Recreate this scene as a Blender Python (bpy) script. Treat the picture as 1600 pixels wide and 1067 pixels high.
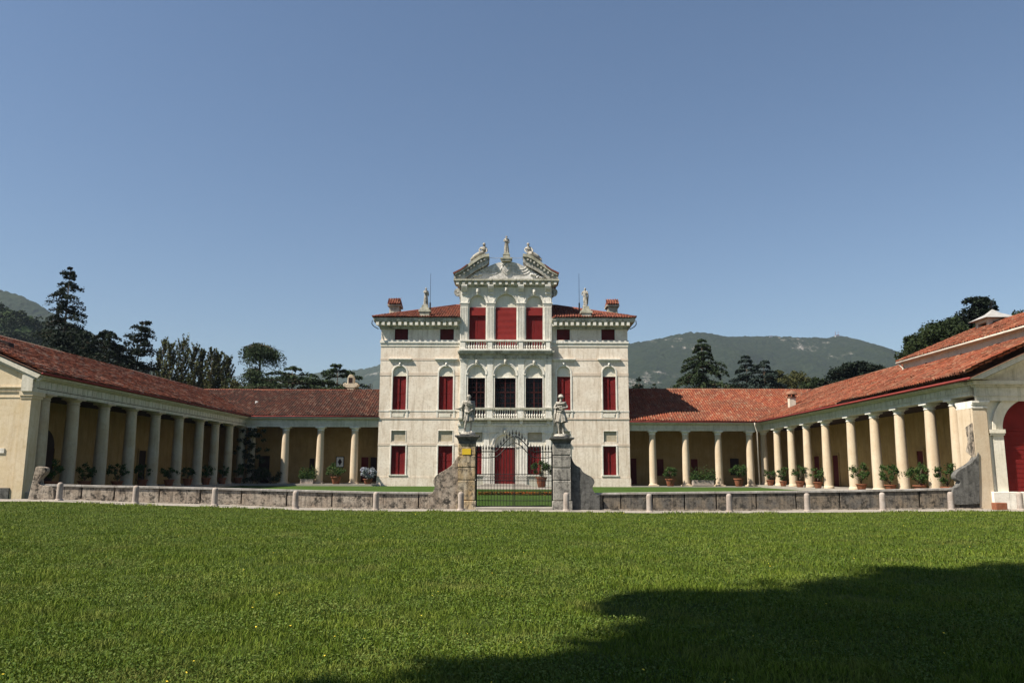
import bpy, bmesh, math, random
import numpy as np
from mathutils import Matrix, Vector
for o in list(bpy.data.objects): bpy.data.objects.remove(o)
S = bpy.context.scene; COL = S.collection
random.seed(7); RNG = np.random.default_rng(7)
# ------------------------------------------------------------------ camera
F, PI_, RO, YA, EYE = 1240.0, math.radians(9.283), -0.00334, -0.00806, 1.6
r0 = Vector((math.cos(YA), -math.sin(YA), 0)); fw = Vector((math.sin(YA)*math.cos(PI_), math.cos(YA)*math.cos(PI_), math.sin(PI_)))
u0 = Vector((-math.sin(PI_)*math.sin(YA), -math.sin(PI_)*math.cos(YA), math.cos(PI_)))
Rv = r0*math.cos(RO)-u0*math.sin(RO); Uv = r0*math.sin(RO)+u0*math.cos(RO)
cd = bpy.data.cameras.new('camera'); cam = bpy.data.objects.new('camera', cd); COL.objects.link(cam); S.camera = cam
cd.sensor_width = 36; cd.lens = 36*F/1600; cd.clip_end = 20000; cd.clip_start = 0.1
M4 = Matrix.Identity(4)
for i in range(3): M4[i][0] = Rv[i]; M4[i][1] = Uv[i]; M4[i][2] = -fw[i]
M4[2][3] = EYE; cam.matrix_world = M4
def W(px, py, Y):
    """world point at distance Y seen at photo pixel px,py (used to survey the buildings)"""
    d = fw + Rv*((px-800)/F) + Uv*((533.5-py)/F)
    t = Y/d.y
    return d.x*t, EYE+d.z*t
def Yof(px, py, X):
    """distance at which the photo pixel px,py lies on the plane X"""
    return X/W(px, py, 1.)[0]
# ------------------------------------------------------------------ world, sun, exposure
SUN = Vector((0.733, 0.345, -1.0)).normalized()
EL = math.asin(-SUN.z); AZ = math.atan2(-SUN.x, -SUN.y)
wd = bpy.data.worlds.new('World'); S.world = wd; wd.use_nodes = True
nt = wd.node_tree; bg = nt.nodes['Background']
sky = nt.nodes.new('ShaderNodeTexSky'); sky.sky_type = 'NISHITA'; sky.sun_disc = False
sky.sun_elevation = EL; sky.sun_rotation = AZ % (2*math.pi); sky.altitude = 100; sky.air_density = 1.1; sky.dust_density = 0.5; sky.ozone_density = 2.8
nt.links.new(sky.outputs[0], bg.inputs[0]); bg.inputs[1].default_value = 0.053
sl = bpy.data.lights.new('sun', 'SUN'); sl.energy = 4.9; sl.angle = math.radians(0.53); sl.color = (1, 0.915, 0.79)
so = bpy.data.objects.new('sun', sl); COL.objects.link(so); so.rotation_mode = 'QUATERNION'; so.rotation_quaternion = SUN.to_track_quat('-Z', 'Y'); so.location = (-60, -80, 80)
S.view_settings.view_transform = 'Standard'; S.view_settings.look = 'None'; S.view_settings.gamma = 1; S.view_settings.exposure = 1.12
S.render.engine = 'CYCLES'; S.cycles.volume_bounces = 0; S.cycles.max_bounces = 6
# ------------------------------------------------------------------ helpers
def tag(o, label=None, cat=None, group=None, kind=None):
    if label: o['label'] = label
    if cat: o['category'] = cat
    if group: o['group'] = group
    if kind: o['kind'] = kind
    return o
def thing(name, loc, label, cat, group=None, kind=None):
    o = bpy.data.objects.new(name, None); COL.objects.link(o); o.location = loc; o.empty_display_size = .3
    return tag(o, label, cat, group, kind)
def rootloc(p):
    while p is not None and p.parent is not None: p = p.parent
    return Vector(p.location) if p is not None else Vector((0, 0, 0))
class MB:
    def __init__(s): s.v = []; s.f = []; s.uv = None
    def add(s, vs, fs):
        b = len(s.v); s.v += [tuple(v) for v in vs]; s.f += [tuple(i+b for i in f) for f in fs]; return s
    def box(s, x0, x1, y0, y1, z0, z1):
        if x1 < x0: x0, x1 = x1, x0
        return s.add([(x0,y0,z0),(x1,y0,z0),(x1,y1,z0),(x0,y1,z0),(x0,y0,z1),(x1,y0,z1),(x1,y1,z1),(x0,y1,z1)],
                     [(0,3,2,1),(4,5,6,7),(0,1,5,4),(1,2,6,5),(2,3,7,6),(3,0,4,7)])
    def prism(s, poly, y0, y1):
        """polygon of (x,z) pushed through y"""
        n = len(poly)
        return s.add([(x,y0,z) for x,z in poly]+[(x,y1,z) for x,z in poly],
                     [tuple(range(n)), tuple(range(2*n-1, n-1, -1))]+[(i,(i+1)%n,(i+1)%n+n,i+n)[::-1] for i in range(n)])
    def hprism(s, poly, z0, z1):
        n = len(poly)
        return s.add([(x,y,z0) for x,y in poly]+[(x,y,z1) for x,y in poly],
                     [tuple(range(n))[::-1], tuple(range(n,2*n))]+[(i,(i+1)%n,(i+1)%n+n,i+n) for i in range(n)])
    def lathe(s, cx, cy, prof, n=20, rf=None):
        vs = []; fs = []; m = len(prof)
        for k,(r,z) in enumerate(prof):
            for i in range(n):
                a = 2*math.pi*i/n; rr = r*(rf(a, k/(m-1)) if rf else 1)
                vs.append((cx+rr*math.cos(a), cy+rr*math.sin(a), z))
        for k in range(m-1):
            for i in range(n): fs.append((k*n+i, k*n+(i+1)%n, (k+1)*n+(i+1)%n, (k+1)*n+i))
        fs.append(tuple(range(n))[::-1]); fs.append(tuple((m-1)*n+i for i in range(n)))
        return s.add(vs, fs)
    def tube(s, pts, r, n=6, r1=None):
        pts = [Vector(p) for p in pts]; m = len(pts); vs = []; fs = []
        for k,p in enumerate(pts):
            t = (pts[min(k+1,m-1)]-pts[max(k-1,0)])
            if t.length < 1e-9: t = Vector((0,0,1))
            t.normalize(); a = t.orthogonal().normalized() if k == 0 else (a - t*a.dot(t)).normalized()
            b = t.cross(a); rr = r if r1 is None else r+(r1-r)*k/(m-1)
            for i in range(n):
                q = 2*math.pi*i/n; vs.append(p+a*(rr*math.cos(q))+b*(rr*math.sin(q)))
        for k in range(m-1):
            for i in range(n): fs.append((k*n+i, k*n+(i+1)%n, (k+1)*n+(i+1)%n, (k+1)*n+i))
        fs.append(tuple(range(n))[::-1]); fs.append(tuple((m-1)*n+i for i in range(n)))
        return s.add(vs, fs)
    def ball(s, c, r, n=10, sx=1, sy=1, sz=1):
        m = n//2+1
        vs = []; fs = []
        for k in range(m+1):
            ph = math.pi*k/m
            for i in range(n):
                a = 2*math.pi*i/n; vs.append((c[0]+r*sx*math.sin(ph)*math.cos(a), c[1]+r*sy*math.sin(ph)*math.sin(a), c[2]+r*sz*math.cos(ph)))
        for k in range(m):
            for i in range(n): fs.append((k*n+i,(k+1)*n+i,(k+1)*n+(i+1)%n,k*n+(i+1)%n))
        return s.add(vs, fs)
    def ring(s, cx, zc, ra, rb, y0, y1, n=18, a0=0, a1=math.pi):
        """half ring (archivolt) between radius ra and rb"""
        vs = []; fs = []
        for i in range(n+1):
            a = a0+(a1-a0)*i/n; c, q = math.cos(a), math.sin(a)
            for r, y in ((ra,y0),(rb,y0),(rb,y1),(ra,y1)): vs.append((cx+r*c, y, zc+r*q))
        for i in range(n):
            for j in range(4): fs.append((4*i+j, 4*i+4+j, 4*i+4+(j+1)%4, 4*i+(j+1)%4))
        fs.append((0,1,2,3)); fs.append((4*n+3,4*n+2,4*n+1,4*n))
        return s.add(vs, fs)
    def wall(s, x0, x1, z0, z1, y, ops, depth=.6, horiz=False):
        """wall sheet with real openings; ops = (xa,xb,za,zb,arched)"""
        xs = sorted({x0,x1}|{o[0] for o in ops}|{o[1] for o in ops}); zs = sorted({z0,z1}|{o[2] for o in ops}|{o[3] for o in ops})
        for i in range(len(xs)-1):
            for j in range(len(zs)-1):
                mx = (xs[i]+xs[i+1])/2; mz = (zs[j]+zs[j+1])/2
                if mx < x0 or mx > x1 or mz < z0 or mz > z1: continue
                if any(o[0] < mx < o[1] and o[2] < mz < o[3] for o in ops): continue
                s.add([(xs[i],y,zs[j]),(xs[i+1],y,zs[j]),(xs[i+1],y,zs[j+1]),(xs[i],y,zs[j+1])],[(0,1,2,3)])
        for xa,xb,za,zb,ar in ops:
            y2 = y+depth
            r = (xb-xa)/2 if ar else 0; zs_ = zb-r
            s.add([(xa,y,za),(xa,y,zs_),(xa,y2,zs_),(xa,y2,za)],[(0,1,2,3)]); s.add([(xb,y,za),(xb,y,zs_),(xb,y2,zs_),(xb,y2,za)],[(3,2,1,0)])
            s.add([(xa,y,za),(xb,y,za),(xb,y2,za),(xa,y2,za)],[(0,1,2,3)])
            if not ar: s.add([(xa,y,zb),(xb,y,zb),(xb,y2,zb),(xa,y2,zb)],[(3,2,1,0)])
            else:
                cx = (xa+xb)/2; n = 14
                P = [(cx+r*math.cos(math.pi*i/n), zs_+r*math.sin(math.pi*i/n)) for i in range(n+1)]
                for i in range(n):
                    (ax,az),(bx,bz) = P[i],P[i+1]
                    s.add([(ax,y,az),(bx,y,bz),(bx,y,zb),(ax,y,zb)],[(0,1,2,3)])
                    s.add([(ax,y,az),(bx,y,bz),(bx,y2,bz),(ax,y2,az)],[(0,1,2,3)])
        return s
    def build(s, name, mat, parent=None, smooth=False, bevel=0, auto=None, uv=None):
        me = bpy.data.meshes.new(name); off = rootloc(parent)
        me.from_pydata([(v[0]-off.x, v[1]-off.y, v[2]-off.z) for v in s.v], [], s.f); me.update()
        me.materials.append(mat)
        if smooth:
            me.polygons.foreach_set('use_smooth', [True]*len(me.polygons))
            if auto: me.set_sharp_from_angle(angle=math.radians(auto))
        o = bpy.data.objects.new(name, me); COL.objects.link(o)
        if parent is not None: o.parent = parent
        if bevel:
            m = o.modifiers.new('bevel', 'BEVEL'); m.width = bevel; m.segments = 1; m.limit_method = 'ANGLE'
        return o
def npmesh(name, V, Fq, mat, parent=None, rnd=None, smooth=False, uv=None):
    """mesh straight from numpy arrays: V (n,3), Fq (m,k) all faces with k corners"""
    me = bpy.data.meshes.new(name); off = rootloc(parent)
    V = np.asarray(V, np.float32)-np.array(off, np.float32)
    Fs = Fq if isinstance(Fq, list) else [Fq]
    loops = np.concatenate([f.ravel() for f in Fs]).astype(np.int32); tot = np.concatenate([np.full(len(f), f.shape[1]) for f in Fs]).astype(np.int32)
    me.vertices.add(len(V)); me.vertices.foreach_set('co', V.ravel())
    me.loops.add(len(loops)); me.loops.foreach_set('vertex_index', loops)
    me.polygons.add(len(tot)); st = np.concatenate([[0], np.cumsum(tot)[:-1]]).astype(np.int32)
    me.polygons.foreach_set('loop_start', st); me.polygons.foreach_set('loop_total', tot)
    if smooth: me.polygons.foreach_set('use_smooth', np.ones(len(tot), bool))
    if rnd is not None:
        a = me.attributes.new('rnd', 'FLOAT', 'FACE'); a.data.foreach_set('value', np.asarray(rnd, np.float32))
    if uv is not None:
        u = me.uv_layers.new(name='UVMap'); u.data.foreach_set('uv', np.asarray(uv, np.float32)[loops].ravel())
    me.update(calc_edges=True); me.materials.append(mat)
    o = bpy.data.objects.new(name, me); COL.objects.link(o)
    if parent is not None: o.parent = parent
    return o
def vnoise(x, y, seed=0):
    xi = np.floor(x).astype(int); yi = np.floor(y).astype(int); xf = x-xi; yf = y-yi
    def h(a, b):
        n_ = (a*374761393+b*668265263+seed*974634777) & 0x7fffffff; n_ = ((n_ ^ (n_ >> 13))*1274126177) & 0x7fffffff; return ((n_ ^ (n_ >> 16)) & 0xffff)/65535.
    u = xf*xf*(3-2*xf); v = yf*yf*(3-2*yf)
    return (h(xi, yi)*(1-u)+h(xi+1, yi)*u)*(1-v)+(h(xi, yi+1)*(1-u)+h(xi+1, yi+1)*u)*v
# ------------------------------------------------------------------ materials
class N:
    def __init__(s, name, rough=.9, spec=.15, metal=0):
        s.m = bpy.data.materials.new(name); s.m.use_nodes = True; s.t = s.m.node_tree; s.b = s.t.nodes['Principled BSDF']
        s.b.inputs['Roughness'].default_value = rough; s.b.inputs['Specular IOR Level'].default_value = spec; s.b.inputs['Metallic'].default_value = metal
        s.co = s.n('ShaderNodeNewGeometry').outputs['Position']
    def n(s, t, **k):
        x = s.t.nodes.new(t)
        for a, b in k.items(): setattr(x, a, b)
        return x
    def l(s, a, b): s.t.links.new(a, b)
    def noise(s, scale=1., detail=4, vec=None, st=None, rough=.55):
        x = s.n('ShaderNodeTexNoise'); x.inputs['Scale'].default_value = scale; x.inputs['Detail'].default_value = detail; x.inputs['Roughness'].default_value = rough
        v = vec or s.co
        if st:
            mp = s.n('ShaderNodeMapping'); mp.inputs['Scale'].default_value = st; s.l(v, mp.inputs[0]); v = mp.outputs[0]
        s.l(v, x.inputs['Vector']); return x.outputs['Fac']
    def vor(s, scale=1., st=None, out='Distance', feat='F1'):
        x = s.n('ShaderNodeTexVoronoi', feature=feat); x.inputs['Scale'].default_value = scale; v = s.co
        if st:
            mp = s.n('ShaderNodeMapping'); mp.inputs['Scale'].default_value = st; s.l(v, mp.inputs[0]); v = mp.outputs[0]
        s.l(v, x.inputs['Vector']); return x.outputs[out]
    def ramp(s, fac, stops, const=False):
        x = s.n('ShaderNodeValToRGB'); e = x.color_ramp
        if const: e.interpolation = 'CONSTANT'
        while len(e.elements) < len(stops): e.elements.new(.5)
        for k, (p, c) in enumerate(stops):
            e.elements[k].position = p; e.elements[k].color = (c, c, c, 1) if not isinstance(c, tuple) else (*c, 1)
        s.l(fac, x.inputs[0]); return x.outputs[0]
    def mix(s, fac, a, b, mode='MIX'):
        x = s.n('ShaderNodeMix', data_type='RGBA', blend_type=mode)
        for sock, v in ((x.inputs[0], fac), (x.inputs[6], a), (x.inputs[7], b)):
            if isinstance(v, (int, float)): sock.default_value = v
            elif isinstance(v, tuple): sock.default_value = (*v, 1)
            else: s.l(v, sock)
        return x.outputs[2]
    def math(s, op, a, b=0.):
        x = s.n('ShaderNodeMath', operation=op)
        for sock, v in ((x.inputs[0], a), (x.inputs[1], b)):
            if isinstance(v, (int, float)): sock.default_value = v
            else: s.l(v, sock)
        return x.outputs[0]
    def attr(s, nme): return s.n('ShaderNodeAttribute', attribute_name=nme).outputs['Fac']
    def col(s, c):
        if isinstance(c, tuple): s.b.inputs['Base Color'].default_value = (*c, 1)
        else: s.l(c, s.b.inputs['Base Color'])
        return s
    def bump(s, h, dist=.02, st=1.):
        x = s.n('ShaderNodeBump'); x.inputs['Distance'].default_value = dist; x.inputs['Strength'].default_value = st
        s.l(h, x.inputs['Height']); s.l(x.outputs[0], s.b.inputs['Normal']); return s
def stone_mat(name, base, dark, light, stain=.5, streak=True, scale=1., bumpd=.015, spots=0.):
    n = N(name, .9)
    c = n.mix(n.ramp(n.noise(.9*scale, 6), [(.35, 0.), (.68, 1.)]), base, light)
    if streak: c = n.mix(n.math('MULTIPLY', n.ramp(n.noise(1.*scale, 5, st=(2.6, 2.6, .28), rough=.65), [(.5, 0.), (.72, 1.)]), stain), c, dark)
    c = n.mix(n.math('MULTIPLY', n.ramp(n.noise(5*scale, 5, rough=.7), [(.48, 0.), (.66, 1.)]), stain*.6), c, dark)
    if streak: c = n.mix(n.math('MULTIPLY', n.ramp(n.noise(1.*scale, 5, st=(7., 7., .35), rough=.7), [(.56, 0.), (.70, 1.)]), stain*.75), c, tuple(q*.8 for q in dark))
    if spots: c = n.mix(n.math('MULTIPLY', n.ramp(n.noise(1.7*scale, 8, rough=.75), [(.5, 0.), (.6, 1.)]), spots), c, (dark[0]*.55, dark[1]*.55, dark[2]*.55))
    n.col(c); n.bump(n.noise(9*scale, 6, rough=.7), bumpd, .8); return n.m
STUCCO = stone_mat('stucco', (.65,.565,.465), (.36,.28,.20), (.73,.66,.565), .66)
BANDM = stone_mat('band_stucco', (.52,.43,.34), (.36,.28,.21), (.60,.51,.42), .4)
STUCCOW = stone_mat('stucco_pale', (.62,.58,.48), (.36,.33,.26), (.70,.66,.58), .4)
TRIM = stone_mat('trim_stone', (.64,.61,.54), (.26,.24,.20), (.74,.715,.65), .5)
CORN = stone_mat('cornice_stone', (.36,.345,.27), (.11,.11,.08), (.52,.50,.42), .75, spots=.4)
TYMP = stone_mat('tympanum_stone', (.54,.52,.48), (.10,.095,.088), (.66,.64,.61), .6, spots=.35, scale=1.2)
PEDI = stone_mat('pediment_stone', (.36,.34,.29), (.07,.066,.058), (.54,.52,.48), .85, spots=.65, scale=1.3)
STAT = stone_mat('statue_stone', (.32,.295,.25), (.05,.048,.042), (.50,.47,.41), .8, spots=.6, scale=3.5, bumpd=.01)
PILL = stone_mat('pillar_stone', (.42,.29,.14), (.06,.054,.045), (.44,.38,.29), .85, spots=.8, scale=1.6, bumpd=.03)
PILLG = stone_mat('pillar_stone_grey', (.24,.225,.20), (.055,.052,.048), (.38,.355,.31), .75, spots=.6, scale=1.6, bumpd=.03)
BOLL = stone_mat('bollard_stone', (0.2880,0.2376,0.2016), (0.1008,0.0864,0.0720), (0.3600,0.3168,0.2808), .5, scale=3., bumpd=.01)
WALLM = stone_mat('old_wall_render', (.27,.215,.165), (.03,.029,.026), (.38,.33,.27), .9, spots=.9, scale=1.5, bumpd=.04)
WALLG = stone_mat('old_grey_render', (.095,.093,.086), (.028,.028,.026), (.15,.147,.138), .7, spots=.6, scale=1.5, bumpd=.03)
COPE = stone_mat('coping_stone', (0.2480,0.2263,0.1984), (0.0992,0.0930,0.0868), (0.3720,0.3534,0.3286), .6, scale=2.)
COLM = stone_mat('column_plaster', (0.475,0.382,0.272), (0.3108,0.2072,0.1184), (0.5180,0.4366,0.3256), .3, scale=.8)
COLG = stone_mat('column_plaster_grey', (.43,.34,.22), (.24,.18,.12), (.50,.43,.32), .45, scale=.8)
ENTB = stone_mat('entablature_plaster', (.52,.485,.40), (.25,.24,.175), (.60,.57,.49), .55)
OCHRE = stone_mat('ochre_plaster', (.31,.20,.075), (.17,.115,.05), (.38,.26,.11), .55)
GABLE = stone_mat('gable_plaster', (.56,.45,.29), (.36,.25,.13), (.62,.53,.39), .45, scale=.7)
CHIM = stone_mat('chimney_plaster', (.40,.34,.25), (.16,.13,.09), (.50,.44,.34), .7)
INFIL = stone_mat('rough_infill', (.36,.31,.22), (.18,.15,.10), (.44,.39,.30), .6, streak=False, scale=3)
CREAM = stone_mat('cream_plaster', (.56,.50,.40), (0.2852,0.2232,0.1550), (0.4588,0.4216,0.3534), .35)
PAVE = stone_mat('paving', (0.2530,0.2310,0.1980), (0.1540,0.1375,0.1155), (0.3025,0.2805,0.2475), .4, streak=False, scale=2)
def paint(name, c, d=.7, rough=.65, planks=None):
    n = N(name, rough, .15)
    q = n.mix(n.ramp(n.noise(1.4, 5), [(.35, 0.), (.7, 1.)]), c, (c[0]*d, c[1]*d, c[2]*d))
    n.col(q); n.bump(n.noise(12, 4), .004); return n.m
RED = paint('red_paint', (0.1452,0.0097,0.0097), .75, .75); REDD = paint('shaded_red_paint', (.085,.010,.010), .75, .75); REDF = paint('faded_red_cloth', (.21,.024,.022), .85, .95)  # darker red copy carries the shade on the attic shutters in its colour
IRON = N('iron', .55, .5, .6).col((.018,.018,.018)).m; IRONG = N('galvanised_iron', .5, .5, .7).col((.25,.25,.25)).m
GUT = paint('red_gutter', (.20,.035,.03)); GUTP = paint('pale_gutter', (.55,.50,.42))
gl = N('window_glass', .05, .12); gl.col((.004,.004,.005)); GLASS = gl.m
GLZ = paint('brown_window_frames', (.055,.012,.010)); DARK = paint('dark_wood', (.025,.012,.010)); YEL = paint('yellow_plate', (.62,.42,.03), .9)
TERRA = stone_mat('terracotta', (0.1920,0.0672,0.0336), (0.1248,0.0432,0.0240), (0.2304,0.1008,0.0576), .4, scale=5, bumpd=.004)
WHITEP = paint('white_paint', (.7,.7,.68), .9)
SLATE = stone_mat('pale_lead', (0.2750,0.2700,0.2600), (0.1650,0.1600,0.1550), (0.3100,0.3050,0.3000), .4)
def tile_mat(name, pal, patch, patchamt, sc=.35):
    n = N(name, .92, .2)
    uv = n.n('ShaderNodeUVMap').outputs[0]; fl = n.n('ShaderNodeVectorMath', operation='FLOOR'); n.l(uv, fl.inputs[0])
    wn = n.n('ShaderNodeTexWhiteNoise', noise_dimensions='2D'); n.l(fl.outputs[0], wn.inputs['Vector'])
    k = len(pal); c = n.ramp(wn.outputs['Value'], [(i/k, p) for i, p in enumerate(pal)], True)
    c = n.mix(n.math('MULTIPLY', n.ramp(n.noise(sc, 7, rough=.7), [(.42, 0.), (.62, 1.)]), patchamt), c, patch)
    c = n.mix(n.math('MULTIPLY', n.ramp(n.noise(9, 5, rough=.7), [(.5, 0.), (.68, 1.)]), .25), c, (.11, .075, .05))
    n.col(c); n.bump(n.noise(25, 4), .01); return n.m
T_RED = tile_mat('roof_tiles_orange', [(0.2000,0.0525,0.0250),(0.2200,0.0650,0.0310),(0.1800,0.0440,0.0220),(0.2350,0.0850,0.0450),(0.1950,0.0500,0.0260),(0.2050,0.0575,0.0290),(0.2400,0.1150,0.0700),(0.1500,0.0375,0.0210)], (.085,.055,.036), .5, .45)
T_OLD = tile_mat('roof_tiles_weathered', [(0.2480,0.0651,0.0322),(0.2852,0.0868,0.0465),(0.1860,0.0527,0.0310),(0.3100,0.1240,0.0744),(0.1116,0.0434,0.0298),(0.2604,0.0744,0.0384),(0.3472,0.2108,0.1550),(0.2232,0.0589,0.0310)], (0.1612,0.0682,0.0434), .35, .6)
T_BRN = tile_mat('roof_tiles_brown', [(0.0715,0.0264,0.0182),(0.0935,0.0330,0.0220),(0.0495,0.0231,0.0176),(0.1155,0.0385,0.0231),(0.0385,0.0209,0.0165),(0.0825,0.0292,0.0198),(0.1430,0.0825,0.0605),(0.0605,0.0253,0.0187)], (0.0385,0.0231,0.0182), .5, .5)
T_VIL = tile_mat('roof_tiles_villa', [(0.1500,0.0400,0.0250),(0.1900,0.0550,0.0325),(0.1100,0.0325,0.0225),(0.2100,0.0800,0.0500),(0.0750,0.0275,0.0200),(0.1700,0.0500,0.0300)], (0.0800,0.0350,0.0250), .4, .8)
def leaf_mat(name, a, b, c, dry=None):
    n = N(name, .75, .12); r = n.attr('rnd')
    q = n.ramp(r, [(0., a), (.5, b), (1., c)])
    q = n.mix(n.ramp(n.noise(.35, 4), [(.35, 0.), (.65, .55)]), q, a)
    if dry: q = n.mix(n.math('MULTIPLY', n.ramp(n.noise(.55, 7, rough=.75), [(.50, 0.), (.68, 1.)]), .75), q, dry)
    n.col(q)
    tr = n.n('ShaderNodeBsdfTranslucent'); n.l(q, tr.inputs[0]); ms = n.n('ShaderNodeMixShader'); ms.inputs[0].default_value = .18
    out = n.t.nodes['Material Output']; n.l(n.b.outputs[0], ms.inputs[1]); n.l(tr.outputs[0], ms.inputs[2]); n.l(ms.outputs[0], out.inputs[0]); return n.m
L_SPR = leaf_mat('spruce_needles', (0.0090,0.0150,0.0097), (0.0143,0.0232,0.0135), (0.0240,0.0360,0.0195))
L_CED = leaf_mat('cedar_needles', (0.0185,0.0319,0.0151), (0.0378,0.0588,0.0252), (0.0714,0.0966,0.0420))
L_BLU = leaf_mat('blue_cedar_needles', (0.0227,0.0365,0.0324), (0.0405,0.0607,0.0502), (0.0648,0.0891,0.0729))
L_POP = leaf_mat('poplar_leaves', (0.0360,0.0450,0.0162), (0.0765,0.0882,0.0324), (0.1350,0.1395,0.0585))
L_OAK = leaf_mat('broad_leaves', (0.0120,0.0210,0.0083), (0.0255,0.0390,0.0135), (0.0465,0.0638,0.0210))
L_OLI = leaf_mat('olive_green_leaves', (0.0351,0.0406,0.0140), (0.0585,0.0624,0.0234), (0.0858,0.0819,0.0312))
L_POT = leaf_mat('glossy_pot_leaves', (0.0210,0.0450,0.0108), (0.0390,0.0720,0.0180), (0.0720,0.1080,0.0300))
L_HYD = leaf_mat('hydrangea_heads', (0.0600,0.0960,0.0360), (0.2700,0.2880,0.3720), (0.3720,0.3840,0.4500))
L_FLO = leaf_mat('bedding_flowers', (0.0490,0.0910,0.0210), (0.5250,0.0910,0.0105), (0.5950,0.1540,0.0210))
BARK = stone_mat('bark', (.09,.065,.045), (.03,.022,.016), (.13,.10,.07), .6, scale=4, bumpd=.03)
# ------------------------------------------------------------------ ground
bpx = [(92,782),(211,787),(335,790),(461,795),(587,797),(720,797),(885,798),(1015,800),(1140,800),(1262,799),(1380,798),(1487,797),(1595,797)]
YB = 45.4
BP = [W(x, y, YB) for x, y in bpx]
_bx = np.array([p[0] for p in BP]); _bz = np.array([p[1] for p in BP])-.02
def gline(x): return np.interp(x, _bx, _bz)
def G(x, y):
    x = np.asarray(x, float); y = np.asarray(y, float)
    t = np.clip((y-3)/42., 0, 1)
    w = np.clip((y-60)/200., 0, 1)
    und = .03*np.sin(x*.7+1)*np.sin(y*.55)+.02*np.sin(x*1.9+y*1.3)
    return t*gline(x)*(1-w)-w*1.2+und*np.clip((44-y)/6., 0, 1)-.35*np.clip((y-47.5)/2, 0, 1)
def nc(lst): return np.array(sorted(set(lst)))
gx = nc([*np.arange(-60, 60.1, 1.0)]+[-6500,-4000,-2000,-900,-400,-200,-100,100,200,400,900,2000,4000,6500]); gy = nc([*np.arange(-40, 62, 1.)]+[-6500,-3000,-1000,-300,-100,80,120,200,400,900,2000,4000,6500])
GX, GY = np.meshgrid(gx, gy); GZ = G(GX, GY); nx, ny = len(gx), len(gy)
idx = np.arange(nx*ny).reshape(ny, nx); FQ = np.stack([idx[:-1,:-1], idx[:-1,1:], idx[1:,1:], idx[1:,:-1]], -1).reshape(-1, 4)
n = N('field_ground', 1., .1)
c = n.mix(n.ramp(n.noise(.35, 6), [(.35, 0.), (.65, 1.)]), (.034,.052,.006), (.058,.08,.012))
c = n.mix(n.ramp(n.noise(14, 6, rough=.8), [(.45, 0.), (.7, .8)]), c, (.014,.023,.006))
c = n.mix(n.ramp(n.noise(4, 6, rough=.8), [(.6, 0.), (.72, .5)]), c, (.075,.075,.028))
n.col(c); n.bump(n.noise(30, 5), .05); FIELD = n.m
tag(npmesh('ground', np.stack([GX, GY, GZ], -1).reshape(-1, 3), FQ, FIELD, smooth=True), kind='structure')
# gravel path along the wall
n = N('gravel', 1., .2); c = n.mix(n.ramp(n.noise(3, 6), [(.35, 0.), (.65, 1.)]), (.30,.27,.235), (.22,.20,.17))
c = n.mix(n.ramp(n.noise(60, 3), [(.5, 0.), (.65, .6)]), c, (.20,.18,.16)); n.col(c); n.bump(n.noise(60, 4), .02); GRAV = n.m
xs = np.arange(-60, 60.1, 1.); ys = np.array([44.2, 45.2, 46.2, 46.9, 47.3])
PX, PY = np.meshgrid(xs, ys); PZ = gline(PX)+.035+.012*np.sin(PX*3.1+PY); PZ[0] -= .06
PY[0] += .25*np.sin(xs*.9)+.12*np.sin(xs*2.7)
ii = np.arange(PX.size).reshape(PX.shape)
FQ2 = np.stack([ii[:-1,:-1], ii[:-1,1:], ii[1:,1:], ii[1:,:-1]], -1).reshape(-1, 4)
tag(npmesh('gravel_path', np.stack([PX, PY, PZ], -1).reshape(-1, 3), FQ2, GRAV, smooth=True), kind='structure')
# court lawn
YW = 46.9   # front face of the boundary wall
n = N('court_lawn', 1., .1); c = n.mix(n.ramp(n.noise(.5, 6), [(.35, 0.), (.65, 1.)]), (.036,.072,.010), (.050,.090,.016))
c = n.mix(n.ramp(n.noise(25, 5, rough=.8), [(.45, 0.), (.7, .7)]), c, (.024,.046,.008)); n.col(c); n.bump(n.noise(40, 4), .04); LAWN = n.m
def lawnz(y): return np.interp(y, [47.2, 57, 66, 88], [-.50, -.12, -.04, -.02])
xs = np.arange(-30, 27.1, 1.); ys = np.array([47.4, 50, 53, 57, 60, 63, 66, 70, 75, 80, 88.])
PX, PY = np.meshgrid(xs, ys); PZ = lawnz(PY)
ii = np.arange(PX.size).reshape(PX.shape); FQ2 = np.stack([ii[:-1,:-1], ii[:-1,1:], ii[1:,1:], ii[1:,:-1]], -1).reshape(-1, 4)
tag(npmesh('court_lawn', np.stack([PX, PY, PZ], -1).reshape(-1, 3), FQ2, LAWN, smooth=True), kind='structure')
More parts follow.
